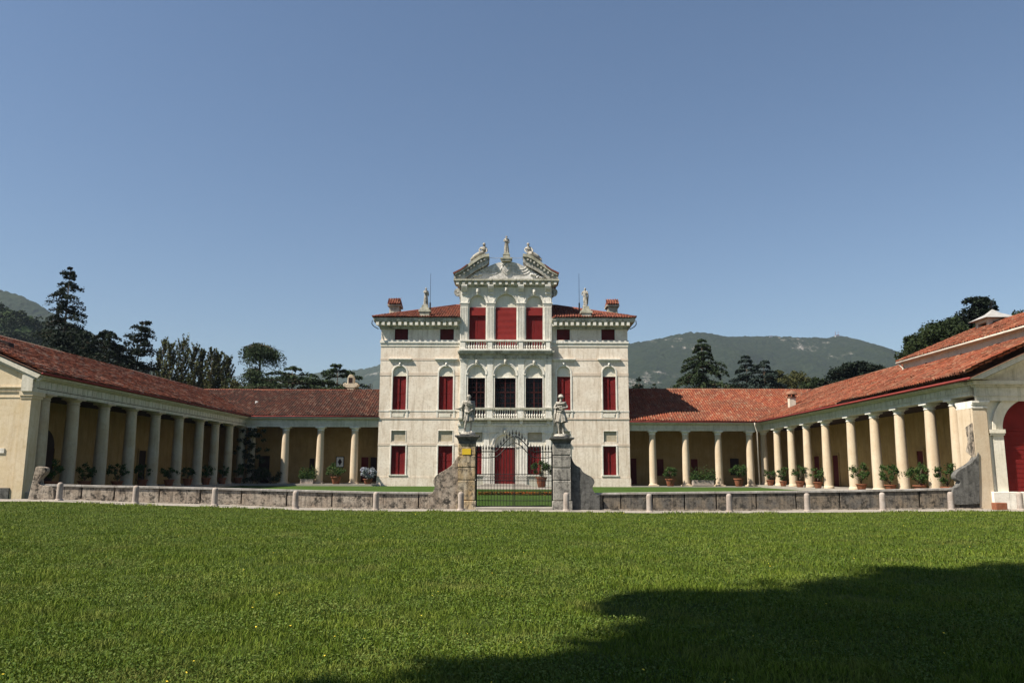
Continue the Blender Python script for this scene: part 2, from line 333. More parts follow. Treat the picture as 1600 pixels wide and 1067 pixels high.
# ------------------------------------------------------------------ roof tiles
def tiles(name, O, e, s, L, vmin, vmax, mat, parent, tw=.29, tl=.42, u0=0., lift=0.):
    """corrugated pan tiles laid in rows. O eave origin, e along the eave, s up the slope (unit), vmin/vmax(u) slope range"""
    e = np.array(e, float); s = np.array(s, float); nrm = np.cross(e, s); nrm /= np.linalg.norm(nrm)
    if nrm[2] < 0: nrm = -nrm
    nc_ = int(L/tw); prof = [(0, .0), (.14, .045), (.3, .075), (.5, .082), (.7, .075), (.86, .045), (1, .0)]
    prof = [(.0, .11), (.20, .095), (.33, .03), (.5, .0), (.67, .03), (.80, .095), (1., .11)]
    V = []; Q = []; UV = []; base = 0; O = np.array(O, float)
    m = len(prof); pu = np.array([p[0] for p in prof]); ph = np.array([p[1] for p in prof])
    for i in range(nc_):
        uc = u0+(i+.5)*tw; a, b = vmin(uc), vmax(uc)
        if b-a < .05: continue
        r0_ = int(a/tl); r1_ = int(math.ceil(b/tl-1e-6))
        for r in range(r0_, r1_):
            v0 = max(a, r*tl); v1 = min(b, (r+1)*tl)
            if v1-v0 < .02: continue
            jh = random.gauss(0, .010); jv = random.gauss(0, .012); ju = random.gauss(0, .006)
            sg_ = .028*math.sin(uc*.31+1.)+.018*math.sin(uc*.83+v0*.5)+.014*math.sin(v0*1.1+uc*.17)+.05
            for vv, hh in ((v0-.05+jv, .035), (v1, .0)):
                P = O[None]+e[None]*((uc-tw/2+pu*tw+ju))[:, None]+s[None]*vv+nrm[None]*(ph+hh+jh+lift+sg_)[:, None]
                V.append(P); UV.append(np.stack([(i+.02+pu*.96), np.full(m, (r+.3 if hh else r+.7))], -1))
            k = np.arange(m-1); Q.append(np.stack([base+k, base+k+1, base+m+k+1, base+m+k], -1))
            # front lip of the tile
            P = O[None]+e[None]*((uc-tw/2+pu*tw+ju))[:, None]+s[None]*(v0-.05+jv)+nrm[None]*(ph*.6-.0+lift+sg_)[:, None]
            V.append(P); UV.append(np.stack([(i+.02+pu*.96), np.full(m, r+.3)], -1))
            Q.append(np.stack([base+k+1, base+k, base+2*m+k, base+2*m+k+1], -1)); base += 3*m
    return npmesh(name, np.concatenate(V), np.concatenate(Q), mat, parent, uv=np.concatenate(UV))
def ridge(mb, pts, r=.13): mb.tube(pts, r, 8)
# ------------------------------------------------------------------ columns and arcades
def column(parent, x, y, z0, z1, r, mat, capm, plinth=False):
    h = z1-z0; mb = MB()
    prof = [(r*1.0, z0+.10)]
    for k in range(1, 9):
        t = k/8; rr = r*(1-.16*max(0, (t-.3)/.7)**1.3)
        prof.append((rr, z0+.10+(h-.42-.10)*t))
    mb.lathe(x, y, prof, 24)
    c = mb.build('column', mat, parent, True, auto=40)
    b = MB(); b.lathe(x, y, [(r*1.18, z0+(.12 if plinth else .0)), (r*1.2, z0+(.16 if plinth else .05)), (r*1.12, z0+.20), (r*1.0, z0+.24)], 24)
    if plinth: b.box(x-r*1.3, x+r*1.3, y-r*1.3, y+r*1.3, z0-.02, z0+.12)
    b.build('base', mat, c, True, auto=40)
    k = MB(); rt = r*.86
    k.lathe(x, y, [(rt, z1-.44), (rt*1.1, z1-.42), (rt*1.1, z1-.38), (rt*1.0, z1-.37), (rt*1.0, z1-.26), (rt*1.12, z1-.24), (rt*1.3, z1-.15), (rt*1.32, z1-.12)], 24)
    k.box(x-rt*1.42, x+rt*1.42, y-rt*1.42, y+rt*1.42, z1-.12, z1)
    k.build('capital', capm, c, True, auto=40)
    return c
def dark_door(parent, name, ax, fixed, a0, a1, z0, z1, mat=None, arch=False, side=1, framem=None):
    """door or window leaf set in a wall; ax='x' wall plane is X=fixed, else Y=fixed; side = towards which the room side lies"""
    t = .05*side; mb = MB(); fr = MB(); w = .14
    def bx(b, a, c, p, q, d0, d1):
        lo, hi = min(fixed+d0, fixed+d1), max(fixed+d0, fixed+d1)
        if ax == 'x': b.box(lo, hi, a, c, p, q)
        else: b.box(a, c, lo, hi, p, q)
    bx(mb, a0, a1, z0, z1, 0, t)
    bx(fr, a0-w, a0, z0, z1, 0, 2*t); bx(fr, a1, a1+w, z0, z1, 0, 2*t)
    if not arch: bx(fr, a0-w, a1+w, z1, z1+w, 0, 2*t)
    else:
        cc = (a0+a1)/2; R = (a1-a0)/2; n_ = 14
        for rr, b, d in ((R, mb, t), ):
            pts = [(cc+rr*math.cos(math.pi*i/n_), z1+rr*math.sin(math.pi*i/n_)) for i in range(n_+1)]
            if ax == 'x':
                V = [(fixed, p, q) for p, q in pts]+[(fixed+d, p, q) for p, q in pts]
                b.add(V, [tuple(range(n_+1)), tuple(range(2*n_+1, n_, -1))])
            else: b.prism(pts, min(fixed, fixed+d), max(fixed, fixed+d))
    f = fr.build(name, framem or OCHRE, parent)
    mb.build('leaf', mat or DARK, f)
    return f
# ================================================================== VILLA
YF = 87.1; YC = YF-.25
def x1(c, cy=600, Y=YF): return W(580+c/3.81, 360+cy/3.81, Y)[0]
def z1_(c, Y=YF): return W(790, 360+c/3.81, Y)[1]
def x2(c, cy=600, Y=YF): return W(580+c/3.81, 540+cy/3.81, Y)[0]
def z2(c, Y=YF): return W(790, 540+c/3.81, Y)[1]
XL = x2(37, 700); XR = x2(1541, 700); ZB = z2(838); CX = (XL+XR)/2
V = thing('villa', (CX, YF, ZB), 'tall cream stucco villa with white central bay, red shutters and broken pediment', 'villa')
ZT = z1_(578)                     # top of the main wall
DEP = 15.0
xcl, xcr = x1(528, 800, YC), x1(1077, 800, YC)    # central bay edges
mb = MB()
WIN = {}      # main floor windows
ops = []
mainw = [(130,210),(404,488),(1106,1186),(1378,1455)]
for a, b in mainw: ops.append((x1(a,870), x1(b,870), z2(383), z1_(808), True))
attw = [(140,220),(410,492),(1104,1183),(1370,1450)]
for a, b in attw: ops.append((x1(a,620), x1(b,620), z1_(652), z1_(585), False))
grw = [(117,202),(397,482),(1102,1182),(1382,1460)]
for a, b in grw:
    ops.append((x2(a,700), x2(b,700), z2(768), z2(597), False)); ops.append((x2(a+3,540), x2(b+2,540), z2(570), z2(506), False))
left = [o for o in ops if o[1] < CX]; right = [o for o in ops if o[0] > CX]
mb.wall(XL, xcl+.3, ZB-.5, ZT, YF, left, 1.1); mb.wall(xcr-.3, XR, ZB-.5, ZT, YF, right, 1.1)
mb.add([(XL,YF,ZB-.5),(XL,YF,ZT),(XL,YF+DEP,ZT),(XL,YF+DEP,ZB-.5),(XR,YF,ZB-.5),(XR,YF,ZT),(XR,YF+DEP,ZT),(XR,YF+DEP,ZB-.5)], [(0,3,2,1),(4,5,6,7),(2,3,7,6)])
mb.build('wall', STUCCO, V)
def winparts(o, kind, parent=V, Y=YF, fw_=.16, dep=.5):
    xa, xb, za, zb, ar = o; cx = (xa+xb)/2
    fr = MB(); p = .05
    if kind in ('main', 'ground'):
        ztop = zb-(xb-xa)/2 if ar else zb
        fr.box(xa-fw_, xa, Y-p, Y+.1, za, ztop); fr.box(xb, xb+fw_, Y-p, Y+.1, za, ztop)
        if ar: fr.ring(cx, ztop, (xb-xa)/2, (xb-xa)/2+fw_, Y-p, Y+.1)
        else: fr.box(xa-fw_, xb+fw_, Y-p, Y+.1, zb, zb+fw_)
    else:
        fr.box(xa-.07, xa, Y-.03, Y+.1, za-.04, zb); fr.box(xb, xb+.07, Y-.03, Y+.1, za-.04, zb); fr.box(xa-.07, xb+.07, Y-.035, Y+.1, zb-.03, zb+.05)
    f = fr.build('window', TRIM, parent, bevel=.015)
    zr = z1_(868, Y) if ar else zb
    if kind != 'panel':
        w_ = xb-xa; yy = Y+dep-.10; aj = .0 if kind == 'attic' else .09
        for q0, q1, d0, d1 in ((xa+.01, xa+.49*w_, 0, 0), (xa+.50*w_, xb-.01, aj, 0)):
            sh = MB(); sh.box(q0, q1, yy, yy+.05, za, zr)
            for t in np.arange(q0+.14, q1, .16): sh.box(t-.005, t+.005, yy-.008, yy, za+.02, zr-.02)
            zm_ = (za+zr)/2; sh.box(q0+.02, q1-.02, yy-.02, yy, zm_-.05, zm_+.05)
            sh.v = [(x, y+d0+(d1-d0)*(x-q0)/(q1-q0), z) for x, y, z in sh.v]
            sh.build('shutter', RED if kind != 'attic' else REDD, f)
        MB().box(xa, xb, Y+dep+.30, Y+dep+.34, za, zr).build('backing', DARK, f)
    if kind == 'main':
        lu = MB(); n_ = 14; r = (xb-xa)/2; zc = zb-r
        pts = [(cx+r*math.cos(math.pi*i/n_), zc+r*math.sin(math.pi*i/n_)) for i in range(n_+1)]
        pts = [(xb, zr+.06)]+pts+[(xa, zr+.06)]
        lu.prism(pts, Y+.15, Y+.5); lu.box(xa, xb, Y+.10, Y+.5, zr, zr+.055)
        lu.build('lunette', STUCCOW, f)
        k = MB(); hw = .15; k.prism([(cx-hw*.7, zb-.04),(cx+hw*.7, zb-.04),(cx+hw, zb+.46),(cx-hw, zb+.46)], Y-.09, Y+.05)
        k.ball((cx, Y-.08, zb+.22), .15, 10, .8, .7, 1.15); k.ball((cx, Y-.19, zb+.2), .04); k.build('keystone', TRIM, f, True, auto=50)
        # flat hood on slim strips either side, casting a long shadow
        h = MB(); zt = z1_(772); h.box(cx-1.28, cx+1.28, Y-.25, Y+.05, zt+.04, zt+.14); h.box(cx-1.22, cx+1.22, Y-.20, Y+.05, zt-.04, zt+.04); h.box(cx-1.05, cx+1.05, Y-.07, Y+.05, zt-.18, zt-.04)
        h.build('hood', TRIM, f)
        s_ = MB(); s_.box(xa-.30, xb+.30, Y-.09, Y+.05, za-.14, za); s_.box(xa-.24, xa-.06, Y-.05, Y+.05, za-.85, za-.14); s_.box(xb+.06, xb+.24, Y-.05, Y+.05, za-.85, za-.14)
        s_.build('sill', TRIM, f)
        pn = MB(); pn.hprism([(0,0)]*3, 0, 0) if False else None
        zz = (z2(403)+z2(428))/2; hh = .20; ww = .62
        poly = [(cx-ww+.1*math.cos(a)-.0, zz+hh*math.sin(a)) for a in np.linspace(math.pi/2, 3*math.pi/2, 7)]+[(cx+ww-.1*math.cos(a), zz+hh*math.sin(a)) for a in np.linspace(-math.pi/2, math.pi/2, 7)]
        pn.prism(poly, Y-.06, Y+.05); pn.build('panel', STUCCOW, f, bevel=.02)
    if kind == 'ground':
        MB().box(xa-.22, xb+.22, Y-.12, Y+.05, za-.13, za).build('sill', TRIM, f)
    if kind == 'panel':
        MB().box(xa, xb, Y+.12, Y+.3, za, zb).build('infill', INFIL, f)
    return f
for i, o in enumerate(ops[:4]): winparts(o, 'main', dep=.30)
for o in ops[4:8]: winparts(o, 'attic', dep=.25)
for k in range(4): winparts(ops[8+2*k], 'ground', dep=.30); winparts(ops[9+2*k], 'panel')
# string courses across the wall (left and right of the bay)
def strip(name, za, zb, pr, mat=TRIM, skip=None):
    gaps = sorted(skip or [])
    for a, b in ((XL-pr*.8, xcl), (xcr, XR+pr*.8)):
        cur = a
        for g0, g1 in gaps+[(b, b)]:
            if (g0 > a and g1 < b) or g0 == b:
                if g0 > cur: MB().box(cur, g0, YF-pr, YF+.02, za, zb).build(name, mat, V)
                cur = g1
strip('string_course', z1_(672), z1_(656), .13, TRIM); strip('string_course', z1_(692), z1_(673), .05, STUCCOW)
wg = [(o[0]-.19, o[1]+.19) for o in ops[:4]]
strip('band', z1_(866), z1_(848), .028, BANDM, wg)
hg = [((o[0]+o[1])/2-1.19, (o[0]+o[1])/2+1.19) for o in ops[:4]]
strip('band', z1_(775), z1_(763), .025, BANDM, hg)
strip('band', z2(438), z2(429), .05, BANDM)
strip('band', z2(393), z2(386), .03, TRIM, [(a-.15, b+.15) for a, b in wg])
gg = [(o[0]-.17, o[1]+.17) for o in (ops[8], ops[10], ops[12], ops[14])]
strip('band', z2(597), z2(583), .025, BANDM, gg); strip('band', z2(786), z2(780), .03, STUCCO)
strip('plinth', ZB-.4, z2(788), .07, STUCCO)
# main cornice with dentils
for a, b, sx0, sx1 in ((XL, xcl+.05, 1, 0), (xcr-.05, XR, 0, 1)):
    cn = MB()
    for (p, za, zb) in ((.18, z1_(588), z1_(577)), (.26, z1_(577), z1_(572)), (.74, z1_(551), z1_(543)), (.80, z1_(543), z1_(528))):
        cn.box(a-p*sx0, b+p*sx1, YF-p, YF+DEP+p, za, zb)
    cn.build('cornice', CORN, V)
for a, b in ((XL-.7, xcl), (xcr, XR+.7)):
    dn = MB(); dn.box(a+.45*(a < CX), b-.45*(b > CX), YF-.34, YF+DEP, z1_(572), z1_(551))
    nn = int((b-a)/.62)
    for k in range(nn):
        t = a+.2+k*.62; dn.box(t, t+.32, YF-.735, YF-.33, z1_(571), z1_(552))
    dn.build('dentil_course', TRIM, V)
# villa roof : hip
rf = MB(); ze = z1_(528)
ex0, ex1, ey0, ey1 = XL-.86, XR+.86, YF-.86, YF+DEP+1.1
sl_ = .36; hd = (ey1-ey0)/2; zr = ze+hd*sl_
ym = (ey0+ey1)/2; rf.add([(ex0,ey0,ze),(ex1,ey0,ze),(ex1,ey1,ze),(ex0,ey1,ze),(ex0+hd,ym,zr),(ex1-hd,ym,zr),(xcl,ey0,ze),(xcr,ey0,ze),(xcl,ym,zr),(xcr,ym,zr)], [(0,6,8,4),(7,1,5,9),(1,2,5),(2,3,4,8,9,5),(3,0,4)])
roof = rf.build('roof', T_VIL, V)
cs = 1/math.sqrt(1+sl_*sl_); Ls = ex1-ex0
ft = lambda u: min(hd, u, Ls-u)/cs
tiles('roof_tiles', (ex0,ey0,ze+.02), (1,0,0), (0,cs,sl_*cs), Ls, lambda u: 8. if xcl-.1 < ex0+u < xcr+.1 else 0, ft, T_VIL, roof)
tiles('roof_tiles', (ex0,ey0,ze+.02), (0,1,0), (cs,0,sl_*cs), ey1-ey0, lambda u: 0, lambda u: min(u, ey1-ey0-u)/cs, T_VIL, roof)
tiles('roof_tiles', (ex1,ey0,ze+.02), (0,1,0), (-cs,0,sl_*cs), ey1-ey0, lambda u: 0, lambda u: min(u, ey1-ey0-u)/cs, T_VIL, roof)
rg = MB(); ridge(rg, [(ex0,ey0,ze+.1),(ex0+hd,(ey0+ey1)/2,zr+.1)]); ridge(rg, [(ex1,ey0,ze+.1),(ex1-hd,(ey0+ey1)/2,zr+.1)]); ridge(rg, [(ex0+hd,(ey0+ey1)/2,zr+.1),(ex1-hd,(ey0+ey1)/2,zr+.1)])
rg.build('ridge_tiles', T_VIL, roof, True)
# roof chimneys with their own tile slopes
for xa, xb, sgn, zt in ((97, 175, 1, 402), (1400, 1478, -1, 406)):
    Yk = YF+3.2; X0, X1 = x1(xa, 450, Yk), x1(xb, 450, Yk); zb0 = ze+.4; z_t = z1_(zt, Yk); z_m = z1_(450, Yk)
    ch = MB(); ch.box(X0+.2, X1-.2, Yk+.2, Yk+1.9, zb0, z_m); c_ = ch.build('chimney', CORN, roof)
    cp = MB(); cp.box(X0, X1, Yk, Yk+2.1, z_m, z_m+.16); o_ = cp.build('chimney', CORN, roof)
    lo, hi = (X0-.05, X1) if sgn > 0 else (X1+.05, X0)
    w_ = abs(hi-lo); Ln = math.hypot(w_*.55, z_t-z_m)
    tp = MB(); xm = (X0+X1)/2
    tp.add([(X0,Yk,z_m+.16),(X1,Yk,z_m+.16),(X1,Yk+2.1,z_m+.16),(X0,Yk+2.1,z_m+.16),(X0+.12,Yk+1.05,z_t),(X1-.12,Yk+1.05,z_t)], [(0,1,5,4),(1,2,5),(2,3,4,5),(3,0,4)]); tp.build('chimney_roof', T_VIL, roof)
    rise = z_t-z_m-.16; q = math.hypot(1.05, rise)
    tiles('chimney_tiles', (X0,Yk,z_m+.18), (1,0,0), (0,1.05/q,rise/q), X1-X0, lambda u: 0, lambda u: q, T_VIL, roof)
# ---------------- central bay
def c1x(c, cy): return x1(c, cy, YC)
def c1z(c): return z1_(c, YC)
def c2x(c, cy): return x2(c, cy, YC)
def c2z(c): return z2(c, YC)
zcor = c1z(328)
upw = [(583,682,387),(739,865,379),(921,1021,390)]; fiw = [(576,678,802),(736,860,798),(919,1020,804)]
o2 = [(c1x(a,550), c1x(b,550), c1z(712), c1z(t), True) for a, b, t in upw]
o1 = [(c1x(a,900), c1x(b,900), c2z(440), c1z(t), True) for a, b, t in fiw]
dcx0, dcx1 = c2x(733,700), c2x(858,700)
o0 = [(dcx0, dcx1, c2z(822), c2z(527), True), (c2x(573,700), c2x(658,700), c2z(768), c2z(600), False), (c2x(932,700), c2x(1012,700), c2z(768), c2z(600), False),
      (c2x(576,540), c2x(661,540), c2z(570), c2z(508), False), (c2x(932,540), c2x(1017,540), c2z(570), c2z(508), False)]
mb = MB()
mb.wall(xcl, xcr, c1z(716), zcor, YC, o2, .9)
mb.wall(xcl, xcr, c2z(470), c1z(716), YC, o1, .9)
mb.wall(xcl, xcr, ZB-.5, c2z(470), YC, o0, .9)
for X in (xcl, xcr): mb.add([(X,YC,ZB-.5),(X,YC,zcor),(X,YC+10,zcor),(X,YC+10,ZB-.5)], [(0,1,2,3)])
mb.build('central_bay', STUCCOW, V)
def lun(cx, r, zs, zr, Y, parent, mat=STUCCOW):
    n_ = 16; pts = [(cx+r, zr)]+[(cx+r*math.cos(math.pi*i/n_), zs+r*math.sin(math.pi*i/n_)) for i in range(n_+1)]+[(cx-r, zr)]
    return MB().prism(pts, Y+.20, Y+.5).build('lunette', mat, parent)
def keyhead(cx, z, parent, s=1.):
    k = MB(); k.prism([(cx-.13*s, z-.32*s),(cx+.13*s, z-.32*s),(cx+.19*s, z+.26*s),(cx-.19*s, z+.26*s)], YC-.22, YC+.05)
    k.ball((cx, YC-.26, z), .19*s, 12, .85, .8, 1.25); k.ball((cx, YC-.26-.16*s, z-.02), .05*s, 8); k.ball((cx, YC-.26, z+.17*s), .2*s, 12, .9, .8, .5)
    k.ball((cx-.08*s, YC-.26-.12*s, z+.05), .035*s, 6); k.ball((cx+.08*s, YC-.26-.12*s, z+.05), .035*s, 6)
    return k.build('keystone_mask', TRIM, parent, True, auto=60)
# upper floor windows: red cloth / shutters
for i, (xa, xb, za, zb, _) in enumerate(o2):
    cx = (xa+xb)/2; r = (xb-xa)/2; zs = zb-r; zr_ = c1z(458)
    fr = MB(); fr.ring(cx, zs, r, r+.16, YC-.08, YC+.1, 22); fr.ring(cx, zs, r+.16, r+.26, YC-.13, YC+.1, 22)
    fr.box(xa-.14, xa, YC-.05, YC+.1, za, zs); fr.box(xb, xb+.14, YC-.05, YC+.1, za, zs)
    f = fr.build('upper_window', TRIM, V)
    lun(cx, r, zs, zr_, YC, f); keyhead(cx, zb+.42, f)
    if i == 1:
        sh = MB(); nseg = 14; zz = np.linspace(za, zr_, nseg+1)
        for k in range(nseg): sh.add([(xa,YC+.06+.012*(k%2),zz[k]),(xb,YC+.06+.012*(k%2),zz[k]),(xb,YC+.06+.012*((k+1)%2),zz[k+1]),(xa,YC+.06+.012*((k+1)%2),zz[k+1])], [(0,1,2,3)])
        sh.build('roller_blind', REDF, f)
    else:
        sh = MB(); zm = c1z(506); sh.box(xa, xb, YC+.08, YC+.14, zm, zr_); sh.build('transom_panel', REDF, f)
        sh = MB(); m = cx
        for q0, q1 in ((xa, m-.01), (m+.01, xb)):
            sh.box(q0, q1, YC+.27, YC+.33, za, zm)
            for t in np.arange(q0+.2, q1, .22): sh.box(t-.004, t+.004, YC+.264, YC+.27, za, zm)
        sh.build('shutter', RED, f)
# first floor glazed windows
for i, (xa, xb, za, zb, _) in enumerate(o1):
    cx = (xa+xb)/2; r = (xb-xa)/2; zs = zb-r; zr_ = c1z(877)
    fr = MB(); fr.ring(cx, zs, r, r+.14, YC-.07, YC+.1, 22); fr.ring(cx, zs, r+.14, r+.24, YC-.12, YC+.1, 22)
    fr.box(xa-.12, xa, YC-.05, YC+.1, za, zs-.12); fr.box(xb, xb+.12, YC-.05, YC+.1, za, zs-.12)
    fr.box(xa-.24, xa, YC-.12, YC+.1, zs-.12, zs); fr.box(xb, xb+.24, YC-.12, YC+.1, zs-.12, zs)
    f = fr.build('balcony_window', TRIM, V); lun(cx, r, zs, zr_, YC, f)
    sf = MB(); sf.box(xa, xb, YC+.06, YC+.4, zr_-.02, zr_+.07); sf.build('lintel', TRIM, f)
    keyhead(cx, zb+.30, f, .85)
    fm = MB(); yy = YC+.22; zt = zr_-.02; w2 = .05
    fm.box(xa, xa+.08, yy, yy+.08, za, zt); fm.box(xb-.08, xb, yy, yy+.08, za, zt); fm.box(cx-.06, cx+.06, yy-.01, yy+.08, za, zt); fm.box(xa, xb, yy, yy+.08, zt-.07, zt)
    zm = za+(zt-za)*.66; fm.box(xa, xb, yy-.01, yy+.08, zm-.06, zm+.04)
    for q in np.linspace(za, zm, 6)[1:-1]: fm.box(xa, xb, yy+.02, yy+.06, q-.018, q+.018)
    for q in np.linspace(zm, zt, 4)[1:-1]: fm.box(xa, xb, yy+.02, yy+.06, q-.018, q+.018)
    for a_, b_ in ((xa, cx), (cx, xb)): fm.box((a_+b_)/2-.018, (a_+b_)/2+.018, yy+.02, yy+.06, za, zt)
    fm.build('glazing_bars', GLZ, f); MB().box(xa, xb, YC+.27, YC+.29, za, zr_).build('glass', GLASS, f)
# ground floor: door and windows
xa, xb, za, zb, _ = o0[0]; cx = (xa+xb)/2; r = (xb-xa)/2; zs = zb-r; zr_ = c2z(605)
fr = MB(); fr.ring(cx, zs, r, r+.18, YC-.08, YC+.1, 22); fr.ring(cx, zs, r+.18, r+.32, YC-.14, YC+.1, 22)
for sg, e_ in ((-1, xa), (1, xb)):
    for w0, w1, p in ((0, .16, .04), (.20, .34, .08), (.42, .72, .12)):
        a_, b_ = sorted((e_+sg*w0, e_+sg*w1)); fr.box(a_, b_, YC-p, YC+.1, za, zs-.25)
    a_, b_ = sorted((e_, e_+sg*.74)); fr.box(a_, b_, YC-.16, YC+.1, zs-.25, zs-.02)
dr = fr.build('door', TRIM, V); lun(cx, r, zs, zr_, YC, dr); keyhead(cx, zb+.28, dr)
sh = MB(); m = cx
for q0, q1 in ((xa, m-.012), (m+.012, xb)):
    sh.box(q0+.01, q1, YC+.24, YC+.30, za, zr_)
    for pz0, pz1 in ((.08, .36), (.40, .68), (.72, .95)):
        H = zr_-za; sh.box(q0+.14, q1-.12, YC+.225, YC+.24, za+H*pz0, za+H*pz1)
    for t in np.arange(q0+.2, q1, .2): sh.box(t-.004, t+.004, YC+.215, YC+.225, za+.05, zr_-.05)
sh.build('door_leaf', RED, dr); MB().box(xa, xb, YC+.14, YC+.4, zr_, zr_+.10).build('lintel', TRIM, dr)
for o in o0[1:3]: winparts(o, 'ground', Y=YC, dep=.30)
for o in o0[3:]: winparts(o, 'panel', Y=YC)
# pilasters
def pilaster(cxp, w, za, zb, Y=YC, flutes=False, p=.09):
    m = MB(); h = .26
    m.box(cxp-w/2, cxp+w/2, Y-p, Y+.02, za+h, zb-.32)
    if flutes:
        nf = 5
        for k in range(nf):
            t = cxp-w/2+w*(k+.5)/nf; m.box(t-.035, t+.035, Y-p-.04, Y-p, za+h+.15, zb-.45)
    o_ = m.build('pilaster', TRIM, V)
    b = MB(); b.box(cxp-w/2-.07, cxp+w/2+.07, Y-p-.05, Y+.02, za, za+.14); b.box(cxp-w/2-.04, cxp+w/2+.04, Y-p-.05, Y+.02, za+.14, za+h); b.build('base', TRIM, o_)
    k = MB(); k.box(cxp-w/2-.03, cxp+w/2+.03, Y-p-.03, Y+.02, zb-.32, zb-.27); k.box(cxp-w/2, cxp+w/2, Y-p, Y+.02, zb-.27, zb-.17); k.box(cxp-w/2-.07, cxp+w/2+.07, Y-p-.06, Y+.02, zb-.17, zb-.08); k.box(cxp-w/2-.12, cxp+w/2+.12, Y-p-.09, Y+.02, zb-.08, zb)
    k.build('capital', TRIM, o_); return o_
for a, b in ((528,578),(686,735),(867,916),(1026,1077)):
    cxp = (c1x(a,550)+c1x(b,550))/2; w = (c1x(b,550)-c1x(a,550))*.92
    pilaster(cxp, w, c1z(700), c1z(432), flutes=True)
    # plain shaft above the capital, with scroll console
    m = MB(); m.box(cxp-w/2+.05, cxp+w/2-.05, YC-.07, YC+.02, c1z(432), c1z(330)); m.build('attic_pilaster', TRIM, V)
    k = MB(); zt, zb_ = c1z(330), c1z(384); cw = .30; H = zt-zb_
    prof = [(YC-.55, zt), (YC-.57, zt-.12*H), (YC-.50, zt-.35*H), (YC-.32, zt-.6*H), (YC-.16, zt-.72*H), (YC-.20, zt-.85*H), (YC-.16, zt-H), (YC-.07, zt-H), (YC-.07, zt)]
    for q in (-1, -.33, .33, 1):
        x_0 = cxp+q*cw*.78-.07; nP = len(prof)
        k.add([(x_0, y, z) for y, z in prof]+[(x_0+.14, y, z) for y, z in prof], [tuple(range(nP)), tuple(range(2*nP-1, nP-1, -1))]+[(i, (i+1)%nP, (i+1)%nP+nP, i+nP) for i in range(nP)])
    k.box(cxp-cw-.03, cxp+cw+.03, YC-.45, YC-.07, zt-.12*H, zt-.02)
    k.build('console', TRIM, V)
for a, b in ((532,566),(689,725),(873,910),(1036,1072)):
    cxp = (c1x(a,900)+c1x(b,900))/2; w = (c1x(b,900)-c1x(a,900))*1.02
    pilaster(cxp, w, c2z(374)-.1, c1z(766))
for a, b in ((537,567),(668,702),(895,928),(1040,1070)):
    cxp = (c2x(a,600)+c2x(b,600))/2; pilaster(cxp, .58, ZB, c2z(516), p=.10)
# entablatures and balconies
e1 = MB()
for (p, za, zb) in ((.12, c1z(764), c1z(752)), (.15, c1z(752), c1z(741)), (.46, c1z(736), c1z(728)), (.54, c1z(728), c1z(720)), (.28, c1z(741), c1z(736))):
    e1.box(xcl-p*.35-.05, xcr+p*.35+.05, YC-p, YC+.02, za, zb)
e1.build('entablature', CORN, V)
e0 = MB()
for (p, za, zb) in ((.12, c2z(516), c2z(500)), (.14, c2z(500), c2z(478)), (.26, c2z(478), c2z(466)), (.14, c2z(466), c2z(450))):
    e0.box(xcl-p*.7, xcr+p*.7, YC-p, YC+.02, za, zb)
e0.build('entablature', TRIM, V)
bprof = [(.075,0),(.075,.06),(.045,.09),(.05,.14),(.10,.26),(.105,.34),(.07,.48),(.042,.66),(.04,.76),(.07,.80),(.07,.86),(.05,.9),(.075,.94),(.075,1)]
def balcony(zslab0, zslab1, zrail0, zrail1, peds, counts, depth, mat, slabm, cyv):
    y0 = YC-depth; b = MB(); X0, X1 = peds[0][0], peds[-1][1]
    b.box(X0-.15, X1+.15, y0-.12, YC+.02, zslab0, zslab1)
    b.box(X0-.08, X1+.08, y0-.05, y0+.33, zrail0, zrail1)
    bo = b.build('balcony', slabm, V, bevel=.015)
    for (pa, pb) in peds: MB().box(pa, pb, y0, y0+.28, zslab1, zrail0).build('pedestal', mat, bo)
    for side in (0, 1):
        X = peds[0][0]+.04 if side == 0 else peds[-1][1]-.28
        MB().box(X, X+.24, y0+.33, YC, zrail0, zrail1).build('side_rail', slabm, bo)
        for q in np.arange(y0+.42, YC-.1, .26):
            h = zrail0-zslab1; m = MB(); m.lathe(X+.12, q, [(r_*.9, zslab1+z_*h) for r_, z_ in bprof], 10); m.build('baluster', mat, bo, True, auto=50)
    proto = None
    for i, nb in enumerate(counts):
        a_, b_ = peds[i][1], peds[i+1][0]
        for k in range(nb):
            X = a_+(b_-a_)*(k+.5)/nb; h = zrail0-zslab1
            m = MB(); m.lathe(X, y0+.14, [(r_*1.0, zslab1+z_*h) for r_, z_ in bprof], 10); m.build('baluster', mat, bo, True, auto=50)
    return bo
pu_ = [(c1x(a,690), c1x(b,690)) for a, b in ((533,562),(694,721),(878,904),(1040,1064))]
balcony(c1z(720), c1z(708), c1z(665), c1z(655), pu_, (9,11,9), .48, TRIM, TRIM, 690)
pl_ = [(c2x(a,410), c2x(b,410)) for a, b in ((527,557),(688,722),(871,906),(1038,1072))]
bo = balcony(c2z(445), c2z(432), c2z(385), c2z(372), pl_, (8,11,9), .70, TRIM, CORN, 410)
br = MB()
for q in (540, 703, 893, 1055):
    X = c2x(q,450); br.prism([(X-.17, c2z(468)),(X+.17, c2z(468)),(X+.2, c2z(445)),(X-.2, c2z(445))], YC-.5, YC-.1)
br.build('brackets', TRIM, bo)
